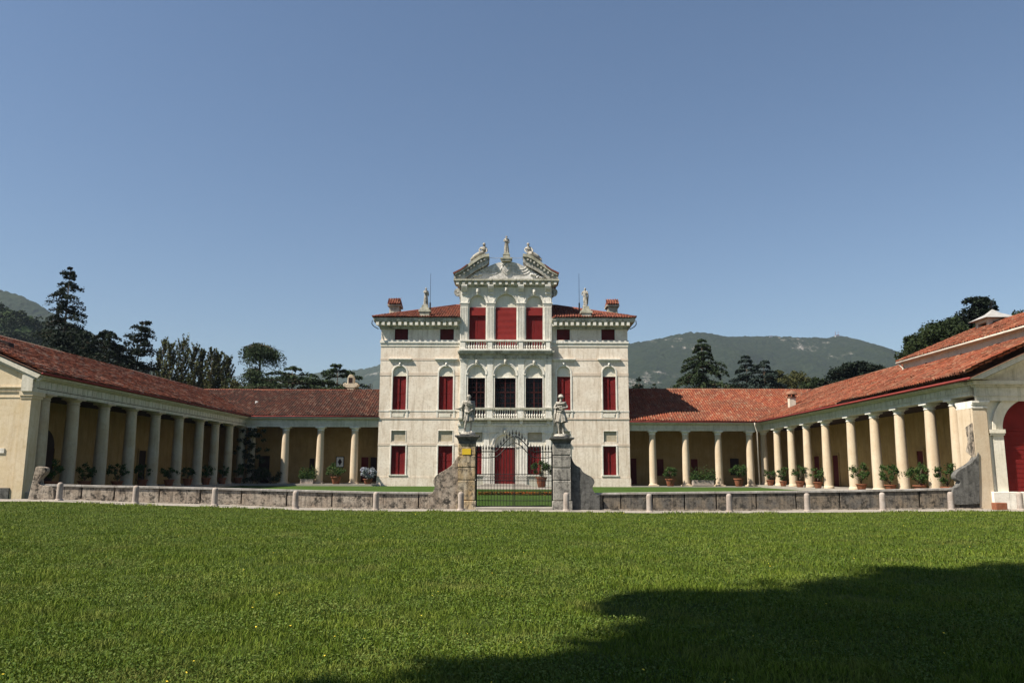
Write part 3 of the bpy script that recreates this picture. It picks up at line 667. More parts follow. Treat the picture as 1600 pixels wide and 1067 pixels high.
# top cornice of the bay
tc = MB()
for (p, za, zb) in ((.16, c1z(336), c1z(329)), (.56, c1z(312), c1z(306)), (.64, c1z(306), c1z(297))):
    tc.box(xcl-p*1.25, xcr+p*1.25, YC-p, YC+2., za, zb)
tc.build('cornice', CORN, V)
td = MB(); td.box(xcl-.3, xcr+.3, YC-.26, YC+1.9, c1z(329), c1z(312))
nn = 17
for k in range(nn):
    t = xcl-.5+(xcr-xcl+1.0-.28)*k/(nn-1); td.box(t, t+.30, YC-.555, YC-.25, c1z(327), c1z(313))
td.build('dentil_course', TRIM, V)
for sg, cc in ((-1, 517), (1, 1086)):   # scroll ears
    X = c1x(cc, 365); m = MB(); m.ring(X, c1z(366), .16, .45, YC+.1, YC+.5, 20, 0, 2*math.pi); m.ball((X, YC+.25, c1z(366)), .2); m.prism([(X-sg*.1, c1z(384)), (X-sg*.65, c1z(384)), (X-sg*.65, c1z(440)), (X-sg*.3, c1z(440))][::sg], YC+.1, YC+.5)
    m.build('scroll', PEDI, V, True, auto=50)
# pediment
tym = [(540,298),(575,280),(620,252),(680,222),(740,198),(778,188),(838,188),(875,198),(930,222),(985,255),(1030,283),(1060,298)]
pt = MB(); pt.prism([(c1x(a, b), c1z(b)) for a, b in tym][::-1], YC-.05, YC+.9); ped = pt.build('pediment', TYMP, V)
def rake(mir):
    f_ = (lambda a: 1606-a) if mir else (lambda a: a)
    up = [(497,262),(540,240),(575,215),(605,192),(640,168),(672,154),(702,150)]
    lo = [(702,192),(684,212),(655,228),(620,247),(590,268),(565,288),(550,298),(497,298)]
    m = MB(); P = [(c1x(f_(a), b), c1z(b)) for a, b in up+lo]; m.prism(P, YC-.42, YC+.9); mk = m
    # upper moulding, standing further out
    m = MB(); lo2 = [(704,164),(674,168),(645,181),(610,205),(580,228),(545,252),(500,276)]
    P = [(c1x(f_(a), b-3), c1z(b-3)) for a, b in up]+[(c1x(f_(a), b), c1z(b)) for a, b in lo2]; m.prism(P, YC-.66, YC+1.0); m.build('moulding', CORN, ped)
    m = mk
    for t in np.linspace(0, 1, 9):
        k = t*5; i = min(int(k), 4); q = k-i; a0, b0 = lo2[i+1]; a1, b1 = lo2[min(i+2, 6)]; a = a0+(a1-a0)*q; b = b0+(b1-b0)*q
        X, Z = c1x(f_(a), b+14), c1z(b+14); m.box(X-.10, X+.10, YC-.60, YC-.40, Z-.08, Z+.16)
    m.build('raking_cornice', PEDI, ped)
    m = MB(); tp = [(489,266),(535,244),(575,215)]; lo3 = [(575,222),(538,252),(492,275)]
    P = [(c1x(f_(a), b-6), c1z(b-6)) for a, b in tp]+[(c1x(f_(a), b-6), c1z(b-6)) for a, b in lo3]; m.prism(P, YC-.72, YC+9); m.build('verge_tiles', T_VIL, ped)
rake(False); rake(True)
# roof behind the pediment (gabled, running back)
m = MB(); P = [(c1x(500,292), c1z(292)), (c1x(803,185), c1z(200)), (c1x(1106,292), c1z(292))]; m.prism(P, YC+.9, YC+9.5); m.build('bay_roof', T_VIL, V)
m = MB(); m.box(xcl, xcr, YC+.9, YC+9.3, zcor, c1z(297)); m.build('bay_rear', STUCCOW, V)
# festoons and shield on the tympanum
m = MB()
for sg in (-1, 1):
    cxx = c1x(803+sg*92, 205); zz = c1z(212)
    for R in (.40, .70, 1.0): m.tube([(cxx+R*1.25*math.cos(a), YC-.05, zz+R*math.sin(a)-.02) for a in np.linspace(math.pi*1.04, math.pi*1.96, 14)], .05, 6)
    for q in range(9):
        m.ball((c1x(803+sg*(150+q*9), 270), YC-.08, c1z(262+q*3+random.uniform(-5, 5))), .16, 8)
    m.tube([(c1x(803+sg*160, 240), YC-.05, c1z(240)), (c1x(803+sg*160, 292), YC-.05, c1z(292))], .05)
m.build('festoons', TYMP, ped, True)
m = MB(); cxx = c1x(805, 230)
P = [(cxx-.42, c1z(205)), (cxx-.5, c1z(225)), (cxx-.36, c1z(250)), (cxx, c1z(268)), (cxx+.36, c1z(250)), (cxx+.5, c1z(225)), (cxx+.42, c1z(205)), (cxx, c1z(198))]
m.prism(P[::-1], YC-.2, YC+.1); P2 = [(cxx+(a-cxx)*.68, c1z(230)+(b-c1z(230))*.68) for a, b in P]; m.prism(P2[::-1], YC-.27, YC-.2)
m.ball((cxx, YC-.22, c1z(212)), .2, 10); m.tube([(cxx-.5, YC-.25, c1z(212)), (cxx-.3, YC-.3, c1z(200)), (cxx, YC-.3, c1z(206)), (cxx+.3, YC-.3, c1z(200)), (cxx+.5, YC-.25, c1z(212))], .07)
m.build('crest', TYMP, ped, bevel=.03)
m = MB(); cxx = c1x(805, 180)
for w_, a, b in ((.60,190,178),(.76,178,170),(.40,170,152),(.46,152,148),(.34,148,138)): m.box(cxx-w_/1.15, cxx+w_/1.15, YC-.35-w_*.4, YC+.5, c1z(a), c1z(b))
m.build('statue_pedestal', CORN, ped)
# roof pedestals for the two side statues
for a, zz in ((319, 0), (1280, 6)):
    m = MB(); Yp = YF-.35; X = x1(a, 480, Yp)
    for w_, p, q in ((.62,528,488),(.78,488,476),(.55,476,462),(.38,462,446)): w_ *= .85; m.box(X-w_, X+w_, Yp-.35*w_/.6, Yp+.35*w_/.6+.3, z1_(p+zz, Yp), z1_(q+zz, Yp))
    m.build('roof_pedestal', CORN, V)
# drain stubs at the eaves
for a, sg in ((38, -1), (1545, 1)):
    m = MB(); X = x1(a, 570); m.tube([(X+sg*.45, YF-.9, z1_(545)), (X+sg*.5, YF-.8, z1_(566)), (X+sg*.3, YF-.5, z1_(578)), (X-sg*.15, YF-.2, z1_(590))], .05, 6); m.build('downpipe', IRON, V, True)
# steps up to the door
zb_ = float(lawnz(84)); st = MB(); cxd = (dcx0+dcx1)/2; nst = 4; zt = o0[0][2]
for k in range(nst):
    st.box(cxd-2.0-.38*(nst-1-k)-.2, cxd+2.0+.38*(nst-1-k)+.2, YC-.5-.42*(nst-k), YC-.01 if k == nst-1 else YC-.5-.42*(nst-k)+.42, zb_-.3, zb_+(zt-zb_)*(k+1)/nst)
st.build('steps', PAVE, V, bevel=.02)
# paved strip before the steps
tag(MB().add([(cxd-2.4, 74., float(lawnz(74))+.02), (cxd+5, 74., float(lawnz(74))+.02), (cxd+6, 85.4, float(lawnz(85.4))+.02), (cxd-4, 85.4, float(lawnz(85.4))+.02)], [(0,1,2,3)]).build('paved_path', PAVE), kind='structure')
# ================================================================== WINGS
def entab(parent, axis, fixed, a0, a1, z0, z1, side, strips=True, mat=ENTB, th=.7):
    """entablature beam along axis ('y' or 'x'); side=+1 the open side towards +"""
    H = z1-z0; m = MB()
    def bx(b, p, za, zb, q0=a0, q1=a1, back=th/2):
        lo, hi = (fixed-back, fixed+th/2+p) if side > 0 else (fixed-th/2-p, fixed+back)
        if axis == 'y': b.box(lo, hi, q0, q1, za, zb)
        else: b.box(q0, q1, lo, hi, za, zb)
    bx(m, .0, z0, z0+.24*H); bx(m, .05, z0+.24*H, z0+.29*H); bx(m, .0, z0+.29*H, z0+.72*H); bx(m, .12, z0+.72*H, z0+.78*H); bx(m, .30, z0+.78*H, z0+.86*H); bx(m, .48, z0+.86*H, z0+.97*H)
    if strips:
        s_ = m; n_ = int((a1-a0)/.62)
        for k in range(n_):
            t = a0+(k+.5)*(a1-a0)/n_; bx(s_, .025, z0+.31*H, z0+.70*H, t-.20, t+.20, 0)
    return m.build('entablature', mat, parent)
def slope_unit(dx, dy, s): q = math.sqrt(dx*dx+dy*dy+s*s); return (dx/q, dy/q, s/q)
# ---- left wing
EXL, EZL, CYL = -29.43, 7.485, 87.0; sL = .42; wL = 8.7; colXL = -30.42; zfl = .24; YG = Yof(39.5, 700, -30.2)
LW = thing('colonnaded_wing', (-37, 66, 0), 'long low wing on the left with shaded grey columns and weathered red tiled roof', 'wing')
fl = MB(); fl.box(-35.3, -29.62, YG+.3, 93, -.9, zfl); fl.build('floor', PAVE, LW, bevel=.02)
LY = [Yof(p, 756, colXL) for p in (103.5,153,197,235.5,273,306,331,353.5,374)]
for i in range(9): column(LW, colXL, LY[i], zfl, 6.39, .45, COLG, COLG)
column(LW, colXL-.05, LY[0]*2-LY[1]+.7, zfl, 6.39, .45, COLG, COLG)
entab(LW, 'y', colXL+.05, YG-.2, CYL+3.2, 6.39, EZL-.06, 1)
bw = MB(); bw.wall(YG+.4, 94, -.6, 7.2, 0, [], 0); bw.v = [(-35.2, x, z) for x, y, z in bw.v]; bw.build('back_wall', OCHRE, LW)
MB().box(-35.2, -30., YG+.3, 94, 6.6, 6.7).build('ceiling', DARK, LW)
for (a0, a1, z0_, z1__, ar) in ((50.6,51.9,zfl,3.4,False),(57.6,60.4,zfl,3.2,True),(66.6,67.8,2.2,3.9,False),(74,75.4,zfl,3.4,False),(82,83.4,zfl,3.3,False)):
    dark_door(LW, 'doorway', 'x', -35.195, a0, a1, z0_, z1__, arch=ar, side=1)
# front end with gable
zg = W(10, 762, YG)[1]; gz0 = gline(-29)-.3
fx0 = -46.1; apX = EXL-wL; apZ = EZL+sL*wL
g = MB(); g.prism([(fx0,gz0),(-30.16,gz0),(-30.16,EZL-.15),(apX,apZ-.25),(fx0,EZL-.15)], YG, YG+.5); g.build('gable_wall', GABLE, LW)
g = MB(); g.box(-30.75, -30.12, YG-.03, YG+1.0, gz0, 5.95); g.box(-30.8, -30.06, YG-.07, YG+1.1, 5.95, 6.12); g.box(-30.85, -30.0, YG-.12, YG+1.2, 6.12, 6.39); g.build('corner_pilaster', GABLE, LW)
g = MB(); g.box(fx0, -30.1, YG-.06, YG, 6.39, 6.36); g.box(fx0, -30.12, YG-.03, YG, 6.0, 6.05); g.box(fx0, -30.1, YG-.10, YG, 6.62, 6.70); g.build('string_course', GABLE, LW)
g = MB(); q = math.hypot(1, sL)
for th_, pr, dz in ((.22, .28, .0), (.16, .14, -.22)):
    g.prism([(EXL-.1, EZL-.08+dz), (apX, apZ-.05+dz), (apX, apZ-.05-th_+dz), (EXL-.1-.2, EZL-.08-th_+dz)], YG-pr, YG+.1)
g.build('raking_cornice', ENTB, LW)
g = MB(); g.box(-32.1, -31.45, YG-.06, YG, 2.6, 2.9); g.build('stone_plate', TRIM, LW)
g = MB(); g.box(fx0, -30.9, YG-.10, YG, gz0, W(10, 762, YG)[1]); g.build('plinth', WALLG, LW)
sl3 = MB(); ye = YG-.35
sl3.add([(EXL,ye,EZL),(EXL,CYL,EZL),(apX,CYL+wL,apZ),(apX,ye,apZ),(fx0-.8,ye,EZL),(fx0-.8,CYL+2*wL,EZL)], [(0,1,2,3),(3,2,5,4)])
rl = sl3.build('roof', T_OLD, LW)
q = math.sqrt(1+sL*sL)
tiles('roof_tiles', (EXL,ye,EZL+.02), (0,1,0), slope_unit(-1,0,sL), CYL+wL-ye, lambda u: max(0, u+ye-CYL)*q, lambda u: wL*q, T_OLD, rl)
r_ = MB(); ridge(r_, [(apX,ye,apZ+.08),(apX,CYL+wL,apZ+.08)]); r_.build('ridge_tiles', T_OLD, rl, True)
r_ = MB(); r_.tube([(EXL+.04,ye,EZL-.02),(EXL+.04,CYL,EZL-.02)], .07, 6); r_.build('gutter', GUT, rl, True)
# small roof vent
X, Z = W(20, 541, 52); X = EXL-5.4; Yv = 52.8; Z = EZL+sL*5.4
vt = MB(); vt.prism([(X-.35,Z-.2),(X+.35,Z-.3),(X+.3,Z+.35),(X-.35,Z+.55)], Yv, Yv+.6); vt.build('roof_vent', DARK, rl)
vt = MB(); vt.box(fx0, -32.3, YG-.12, YG, 6.85, 6.93); vt.build('iron_bar', IRON, LW)
# ---- left rear gallery
LG = thing('rear_colonnade', (-21, 90, 0), 'rear colonnade left of the villa under a dark brown tiled roof', 'colonnade')
YR = 87.9; LGx1 = XL-.02
MB().box(-35.2, LGx1, YR-1.7, 93, -.6, .2).build('floor', PAVE, LG)
colsL = [W(p, 757, YR)[0] for p in (390.5, 443, 498, 552)]
for X in colsL: column(LG, X, YR, .2, 6.36, .42, COLM, TRIM, True)
entab(LG, 'x', YR-.05, colXL+.35, LGx1, 6.36, EZL-.06, -1, mat=ENTB)
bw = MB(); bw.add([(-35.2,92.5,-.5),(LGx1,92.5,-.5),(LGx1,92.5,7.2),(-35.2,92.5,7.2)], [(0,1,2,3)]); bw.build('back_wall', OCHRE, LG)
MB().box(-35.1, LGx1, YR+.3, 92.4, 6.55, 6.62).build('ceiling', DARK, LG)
for pa, pb, qa, qb, m_ in ((405,420,712,756,DARK),(484,491,716,738,DARK),(565,576,714,752,REDD),(578,588,714,752,DARK)):
    (xa_, zt_), (xb_, zb2) = W(pa, qa, 92.5), W(pb, qb, 92.5); dark_door(LG, 'doorway', 'y', 92.495, xa_, xb_, max(zb2, .2), zt_, m_, side=-1)
# diamond panel
(xa_, zt_), (xb_, zb2) = W(525.5, 713, 92.5), W(537.5, 730, 92.5); cxx, czz = (xa_+xb_)/2, (zt_+zb2)/2
fr = MB().box(xa_, xb_, 92.38, 92.49, zb2, zt_).build('emblem_panel', DARK, LG)
MB().prism([(xa_+.08,zb2+.08),(xb_-.08,zb2+.08),(xb_-.08,zt_-.08),(xa_+.08,zt_-.08)], 92.36, 92.378).build('white_field', WHITEP, fr)
MB().prism([(cxx-.24,czz),(cxx,czz-.42),(cxx+.24,czz),(cxx,czz+.42)], 92.34, 92.358).build('diamond', DARK, fr)
sl3 = MB(); sl3.add([(EXL,CYL,EZL),(LGx1,CYL,EZL),(LGx1,CYL+wL,apZ),(apX,CYL+wL,apZ),(LGx1,CYL+2*wL,EZL),(apX-wL,CYL+2*wL,EZL)], [(0,1,2,3),(3,2,4,5)])
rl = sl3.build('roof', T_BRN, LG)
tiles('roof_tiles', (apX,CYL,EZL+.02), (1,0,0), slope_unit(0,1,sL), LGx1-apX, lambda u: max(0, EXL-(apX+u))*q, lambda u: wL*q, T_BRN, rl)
r_ = MB(); ridge(r_, [(apX,CYL+wL,apZ+.08),((apX+LGx1)/2,CYL+wL,apZ+.04),(LGx1,CYL+wL,apZ+.08)]); r_.build('ridge_tiles', T_VIL, rl, True)
r_ = MB(); r_.tube([(EXL,CYL-.03,EZL-.02),(LGx1,CYL-.03,EZL-.02)], .07, 6); r_.build('gutter', GUT, rl, True)
for (px_, py_, w_, h_) in ((402, 622, .12, .16),):
    zz = 9.2; Yv = CYL+(zz-EZL)/sL; X = W(px_, py_, Yv)[0]; MB().box(X-w_, X+w_, Yv-.3, Yv+.2, zz-.2, zz+h_+.1).build('roof_vent', WHITEP, rl)
# venetian chimney on the ridge
X = W(548, 600, CYL+wL)[0]; Yk = CYL+wL+.3
ck = MB(); ck.box(X-.42, X+.42, Yk-.4, Yk+.4, apZ-.3, apZ+.4); ck.prism([(X-.95,apZ+.80),(X-.85,apZ+.52),(X-.45,apZ+.34),(X+.45,apZ+.34),(X+.85,apZ+.52),(X+.95,apZ+.80),(X+.68,apZ+1.0),(X+.42,apZ+.86),(X+.38,apZ+1.62),(X+.18,apZ+1.98),(X-.18,apZ+1.98),(X-.38,apZ+1.62),(X-.42,apZ+.86),(X-.68,apZ+1.0)], Yk-.45, Yk+.45)
o_ = ck.build('chimney', CHIM, rl, bevel=.06); MB().box(X-.24, X+.24, Yk-.47, Yk-.452, apZ+.95, apZ+1.6).build('opening', DARK, LG)
# ---- right rear gallery
EXR, EZR, CYR = 26.2, 7.02, 87.2; sR = .45; wR = 9.9; colXR = 27.2; zfr = .22; apXR = EXR+wR; apZR = EZR+sR*wR; qR = math.sqrt(1+sR*sR)
RG = thing('rear_colonnade', (20, 90, 0), 'rear colonnade right of the villa under bright orange tiled roof', 'colonnade')
YR2 = 88.1; RGx0 = XR+.02
MB().box(RGx0, 32, YR2-1.7, 93.6, -.6, .08).build('floor', PAVE, RG)
for p in (1021, 1073, 1124.5, 1174): column(RG, W(p, 757, YR2)[0], YR2, .08, 6.05, .40, COLM, TRIM, True)
entab(RG, 'x', YR2-.05, RGx0, colXR-.35, 6.05, EZR-.06, -1, strips=True, mat=ENTB)
bw = MB(); bw.add([(RGx0,93.2,-.5),(32,93.2,-.5),(32,93.2,7.),(RGx0,93.2,7.)], [(0,1,2,3)]); bw.build('back_wall', OCHRE, RG)
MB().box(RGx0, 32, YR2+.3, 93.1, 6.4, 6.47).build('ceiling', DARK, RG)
for pa, pb, qa, qb, m_ in ((985,995,716,757,REDD),(1026,1037,717,743,REDD),(1079,1091,717,757,REDD),(1140,1155,716,742,DARK)):
    (xa_, zt_), (xb_, zb2) = W(pa, qa, 93.2), W(pb, qb, 93.2); dark_door(RG, 'doorway', 'y', 93.195, xa_, xb_, max(zb2, .2), zt_, m_, side=-1)
sl3 = MB(); sl3.add([(EXR,CYR,EZR),(RGx0,CYR,EZR),(RGx0,CYR+wR,apZR),(apXR,CYR+wR,apZR),(RGx0,CYR+2*wR,EZR),(apXR+wR,CYR+2*wR,EZR)], [(0,1,2,3),(3,2,4,5)])
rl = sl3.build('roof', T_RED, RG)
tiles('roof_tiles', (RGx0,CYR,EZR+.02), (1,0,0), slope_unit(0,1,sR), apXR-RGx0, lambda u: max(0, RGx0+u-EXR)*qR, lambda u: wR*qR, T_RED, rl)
r_ = MB(); ridge(r_, [(RGx0,CYR+wR,apZR+.08),(apXR,CYR+wR,apZR+.08)]); r_.build('ridge_tiles', T_RED, rl, True)
r_ = MB(); r_.tube([(RGx0,CYR-.03,EZR-.02),(EXR,CYR-.03,EZR-.02)], .07, 6); r_.build('gutter', GUT, rl, True)
r_ = MB(); X = W(1182, 700, CYR)[0]; r_.tube([(X-.1,CYR-.05,EZR-.1),(X-.05,CYR,EZR-.4),(X+.25,CYR+.3,5.9),(X+.25,CYR+.3,.2)], .07, 8); r_.build('downpipe', GUTP, RG, True)
# ---- right wing
RW = thing('colonnaded_wing', (36, 66, 0), 'long low wing on the right with sunlit cream columns, red tiled roof and pedimented end', 'wing')
MB().box(26.0, 32, 47.6, 93, -.9, zfr).build('floor', PAVE, RW)
RY = [Yof(p, 760, colXR) for p in (1196.4,1218,1240,1265,1295,1335.5,1373,1413,1462)]
for Yv in RY: column(RW, colXR, Yv, zfr, 6.12, .39, COLM, TRIM)
column(RW, colXR+.05, RY[-1]-3.0, zfr, 6.12, .39, COLM, TRIM)
entab(RW, 'y', colXR-.05, 47.2, CYR+1.4, 6.12, EZR-.06, -1, mat=ENTB)
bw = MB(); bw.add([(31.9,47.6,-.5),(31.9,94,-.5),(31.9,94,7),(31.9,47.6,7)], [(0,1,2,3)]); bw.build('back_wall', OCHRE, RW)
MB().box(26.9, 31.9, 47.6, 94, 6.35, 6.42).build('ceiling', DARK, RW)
for (a0, a1, z0_, z1__, ar) in ((55.0,57.4,zfr,3.2,True),(63.2,64.2,zfr,3.3,False),(80,81.4,zfr,3.3,False),(85,86.5,zfr,3.3,False)):
    dark_door(RW, 'doorway', 'x', 31.895, a0, a1, z0_, z1__, REDD if not ar else DARK, arch=ar, side=-1)
YSE = 65.2; yfr = 45.9
sl3 = MB(); sl3.add([(EXR,yfr,EZR),(EXR,CYR,EZR),(apXR,CYR+wR,apZR),(apXR,yfr,apZR),(apXR+wR,yfr,EZR),(apXR+wR,CYR+2*wR,EZR)], [(0,1,2,3),(3,2,5,4)])
rl = sl3.build('roof', T_RED, RW)
tiles('roof_tiles', (EXR,YSE,EZR+.02), (0,1,0), slope_unit(1,0,sR), CYR+wR-YSE, lambda u: max(0, u+YSE-CYR)*qR, lambda u: wR*qR, T_RED, rl)
tiles('roof_tiles', (EXR-.02,yfr,EZR+.02), (0,1,0), slope_unit(1,0,sR), YSE-yfr+.1, lambda u: 0, lambda u: 6.2*qR, T_RED, rl, lift=.22)
tiles('roof_tiles', (EXR-.04,yfr-.05,EZR+.02), (0,1,0), slope_unit(1,0,sR), 1.6, lambda u: 0, lambda u: 6.2*qR, T_RED, rl, lift=.32)
vm = MB(); vm.tube([(EXR,CYR,EZR+.12),(apXR,CYR+wR,apZR+.1)], .14, 6); vm.build('valley', DARK, rl)
r_ = MB(); ridge(r_, [(apXR,YSE-2,apZR+.08),(apXR,CYR+wR,apZR+.08)]); r_.build('ridge_tiles', T_RED, rl, True)
r_ = MB(); r_.box(EXR-.02, EXR+6.0, YSE-.02, YSE+.16, EZR, EZR+.24); r_.v = [(x, y, z+(x-EXR)*sR+(.0)) for x, y, z in r_.v]; r_.build('step_shadow_strip', DARK, rl)  # dark strip along the roof step, standing in for its shadow line
r_ = MB(); r_.tube([(EXR-.06,yfr,EZR-.02),(EXR-.06,CYR,EZR-.02)], .08, 6); r_.build('gutter', GUT, rl, True)
ck = MB(); X, Y_ = EXR+2.7, 84.6; Z = EZR+sR*2.7
(cx_, _), = (W(1237, 625, Y_),); X = cx_; Z = EZR+sR*(X-EXR)
ck.box(X-.32, X+.32, Y_-.32, Y_+.32, Z-.3, Z+1.05); o_ = ck.build('chimney', CREAM, rl)
ccp = MB(); ccp.box(X-.36, X+.36, Y_-.38, Y_+.38, Z+1.05, Z+1.20)
for sx in (-1, 1): ccp.box(X+sx*.22-.06, X+sx*.22+.06, Y_-.3, Y_+.3, Z+1.20, Z+1.45)
ccp.lathe(X, Y_, [(.62, Z+1.44), (.60, Z+1.50), (.4, Z+1.72), (.1, Z+1.85)], 12); ccp.build('chimney_cap', T_RED, o_)
# front end of the right wing: pilaster, entablature, pediment, arched door
YP = 47.0; gzr = -.9
zI = W(1600, 671, YP)[1]; Rd = 1.80; dcx = W(1617, 700, YP)[0]; zD = W(1590, 772, YP)[1]
f = MB(); f.wall(27.6, 46.5, gzr, 6.9, YP, [(dcx-Rd, dcx+Rd, zD, zI+Rd, True)], 1.0); f.build('front_wall', STUCCOW, RW)
f = MB(); f.prism([(26.9,6.9),(46.5,6.9),(46.5,EZR+sR*9.7*0+6.0+.0),(26.9,6.0)][:0] or [(26.8,6.93),(apXR,apZR-.4),(apXR+wR-.6,6.93)], YP, YP+.4); f.build('tympanum', ENTB, RW)
f = MB()
for p, a, b in ((.0,5.77,6.05),(.05,6.05,6.1),(.0,6.1,6.6),(.15,6.6,6.72),(.35,6.72,6.93)): f.box(26.95-p, 46.5, YP-.24-p, YP, a, b)
f.build('front_entablature', ENTB, RW)
f = MB(); f.prism([(EXR+.0,EZR-.02),(apXR,apZR-.02),(apXR,apZR-.35),(EXR+.75,EZR-.02)], yfr+.1, YP+.1); f.prism([(EXR+1.,EZR-.02),(apXR,apZR-.46),(apXR,apZR-.65),(EXR+1.5,EZR-.02)], YP-.35, YP+.1); f.build('raking_cornice', ENTB, RW)
f = MB()
px0, px1 = W(1523, 700, YP-.2)[0], W(1547, 700, YP-.2)[0]
f.box(26.85, px0+.02, YP-.05, YP+1.4, gzr, 5.35); f.box(px0+.02, px1, YP-.22, YP+.02, gzr, 5.35); f.build('corner_pilaster', COLM, RW, bevel=.02)
dmg = [(1508,668),(1512,690),(1509,705),(1518,712),(1513,722),(1519,735),(1526,742),(1524,712),(1522,690),(1519,660)]
k = MB()
P_ = [(25.9, Yof(a, b, 26.53), EYE) for a, b in dmg]
P_ = [(px0-.012, Yof(a, b, px0-.012), W(a, b, Yof(a, b, px0-.012))[1]) for a, b in dmg]
k.add(P_, [tuple(range(len(P_)))]); k.build('bare_patch', WALLM, RW)
k = MB()
for p, a, b in ((.05,5.35,5.43),(.0,5.43,5.55),(.08,5.55,5.66),(.14,5.66,5.77)): k.box(26.85-p, px0+.02, YP-.05, YP+1.4+p, a, b); k.box(px0+.0-.0, px1+p, YP-.22-p, YP+.02, a, b)
k.build('capital', TRIM, RW)
f = MB(); f.ring(dcx, zI, Rd, Rd+.42, YP-.06, YP+.05, 26); f.ring(dcx, zI, Rd+.42, Rd+.62, YP-.12, YP+.05, 26)
f.box(dcx-Rd-.62, dcx-Rd, YP-.08, YP+.05, zD, zI-.22); f.box(dcx-Rd-.85, dcx-Rd+.06, YP-.22, YP+.05, zI-.22, zI); f.box(dcx-Rd-.80, dcx-Rd+.04, YP-.16, YP+.05, zI-.34, zI-.22)
f.box(dcx+Rd, dcx+Rd+.62, YP-.08, YP+.05, zD, zI-.22); f.box(dcx+Rd-.06, dcx+Rd+.85, YP-.22, YP+.05, zI-.22, zI); dr2 = f.build('door', STUCCOW, RW)
lf = MB(); yy = YP+.30
lf.box(dcx-Rd, dcx+Rd, yy, yy+.05, zD, zI)
for q2 in np.arange(zD+.25, zI, .27): lf.box(dcx-Rd, dcx+Rd, yy-.012, yy, q2-.11, q2+.12)
n_ = 18; lf.prism([(dcx+Rd*math.cos(math.pi*i/n_), zI+Rd*math.sin(math.pi*i/n_)) for i in range(n_+1)], yy, yy+.05); lf.box(dcx-Rd, dcx+Rd, yy-.05, yy, zI-.06, zI+.06); lf.box(dcx-.05, dcx+.05, yy-.03, yy, zD, zI)
lf.build('door_leaf', RED, dr2)
f = MB(); f.box(27.3, 46.5, YP-.42, YP-.0, gzr, W(1590, 768, YP)[1]-.0); f.build('plinth', TRIM, RW, bevel=.02)
# ---- chapel rising behind the right wing
XU = 32.0; zU0, zU1 = 9.3, 10.62; YU1 = YSE+.5
CH = thing('chapel', (XU+4.5, 58, 0), 'cream chapel behind right wing, topped by a red tiled hip roof', 'chapel')
MB().box(XU, XU+9.2, 40, YU1, -.5, zU1).build('wall', CREAM, CH)
MB().box(XU-.12, XU+9.3, 40, YU1+.1, zU1-.12, zU1+.02).build('cornice', STUCCOW, CH)
ex = XU-.30; ey = YU1+.45; hz = zU1+.04; hw = 5.05; s5 = .45
c5 = MB(); c5.add([(ex,40,hz),(ex,ey,hz),(ex+2*hw,ey,hz),(ex+2*hw,40,hz),(ex+hw,40,hz+s5*hw),(ex+hw,ey-3.6,hz+s5*hw)], [(0,1,5,4),(1,2,5),(2,3,4,5),(0,4,3)]); rc = c5.build('roof', T_RED, CH)
q5 = math.sqrt(1+s5*s5)
tiles('roof_tiles', (ex,40,hz+.02), (0,1,0), slope_unit(1,0,s5), ey-40, lambda u: 0, lambda u: min(hw, (ey-40-u)*hw/3.6)*q5, T_RED, rc)
r_ = MB(); ridge(r_, [(ex+hw,40,hz+s5*hw+.08),(ex+hw,ey-3.6,hz+s5*hw+.08)]); ridge(r_, [(ex+hw,ey-3.6,hz+s5*hw+.08),(ex,ey,hz+.06)]); r_.build('ridge_tiles', T_RED, rc, True)
r_ = MB(); r_.tube([(ex-.03,40,hz-.04),(ex-.03,ey,hz-.04)], .09, 6); r_.tube([(ex,ey-.3,hz-.1),(XU-.1,ey-.6,hz-.5),(XU-.1,ey-.6,zU0+.1)], .07, 6); r_.build('gutter', GUTP, rc, True)
m = MB()
for Yv in (61.5, 56.5, 52): m.tube([(XU-.02,Yv,zU1-.62),(XU-.3,Yv,zU1-.6),(XU-.32,Yv,zU1-.75)], .035, 5)
m.build('hook', IRON, CH)
# belfry on the chapel ridge
Yl = 60.2; Xl = W(1552, 500, Yl)[0]; zl0 = hz+s5*hw-1.2; zle = W(1552, 499, Yl)[1]; zla = W(1552, 483, Yl)[1]
bl = MB()
for sx in (-1, 1):
    for sy in (-1, 1): bl.box(Xl+sx*.72-.16, Xl+sx*.72+.16, Yl+sy*.72-.16, Yl+sy*.72+.16, zl0, zle-.3)
bl.box(Xl-.88, Xl+.88, Yl-.88, Yl+.88, zle-.3, zle); bl.box(Xl-.88, Xl+.88, Yl-.88, Yl+.88, zl0, zl0+.75)
b_o = bl.build('belfry', CREAM, CH)
m = MB(); m.add([(Xl-1.25,Yl-1.25,zle-.05),(Xl+1.25,Yl-1.25,zle-.05),(Xl+1.25,Yl+1.25,zle-.05),(Xl-1.25,Yl+1.25,zle-.05),(Xl-.4,Yl-.4,zle+.42),(Xl+.4,Yl-.4,zle+.42),(Xl+.4,Yl+.4,zle+.42),(Xl-.4,Yl+.4,zle+.42),(Xl,Yl,zla)],
    [(0,1,5,4),(1,2,6,5),(2,3,7,6),(3,0,4,7),(4,5,8),(5,6,8),(6,7,8),(7,4,8),(3,2,1,0)]); m.build('belfry_roof', SLATE, b_o)
m = MB(); m.tube([(Xl,Yl,zla-.1),(Xl,Yl,zla+.72)], .03, 6); m.tube([(Xl-.2,Yl,zla+.5),(Xl+.2,Yl,zla+.5)], .025, 6); m.box(Xl-.22, Xl-.02, Yl-.01, Yl+.01, zla+.08, zla+.3); m.build('cross', IRON, b_o)
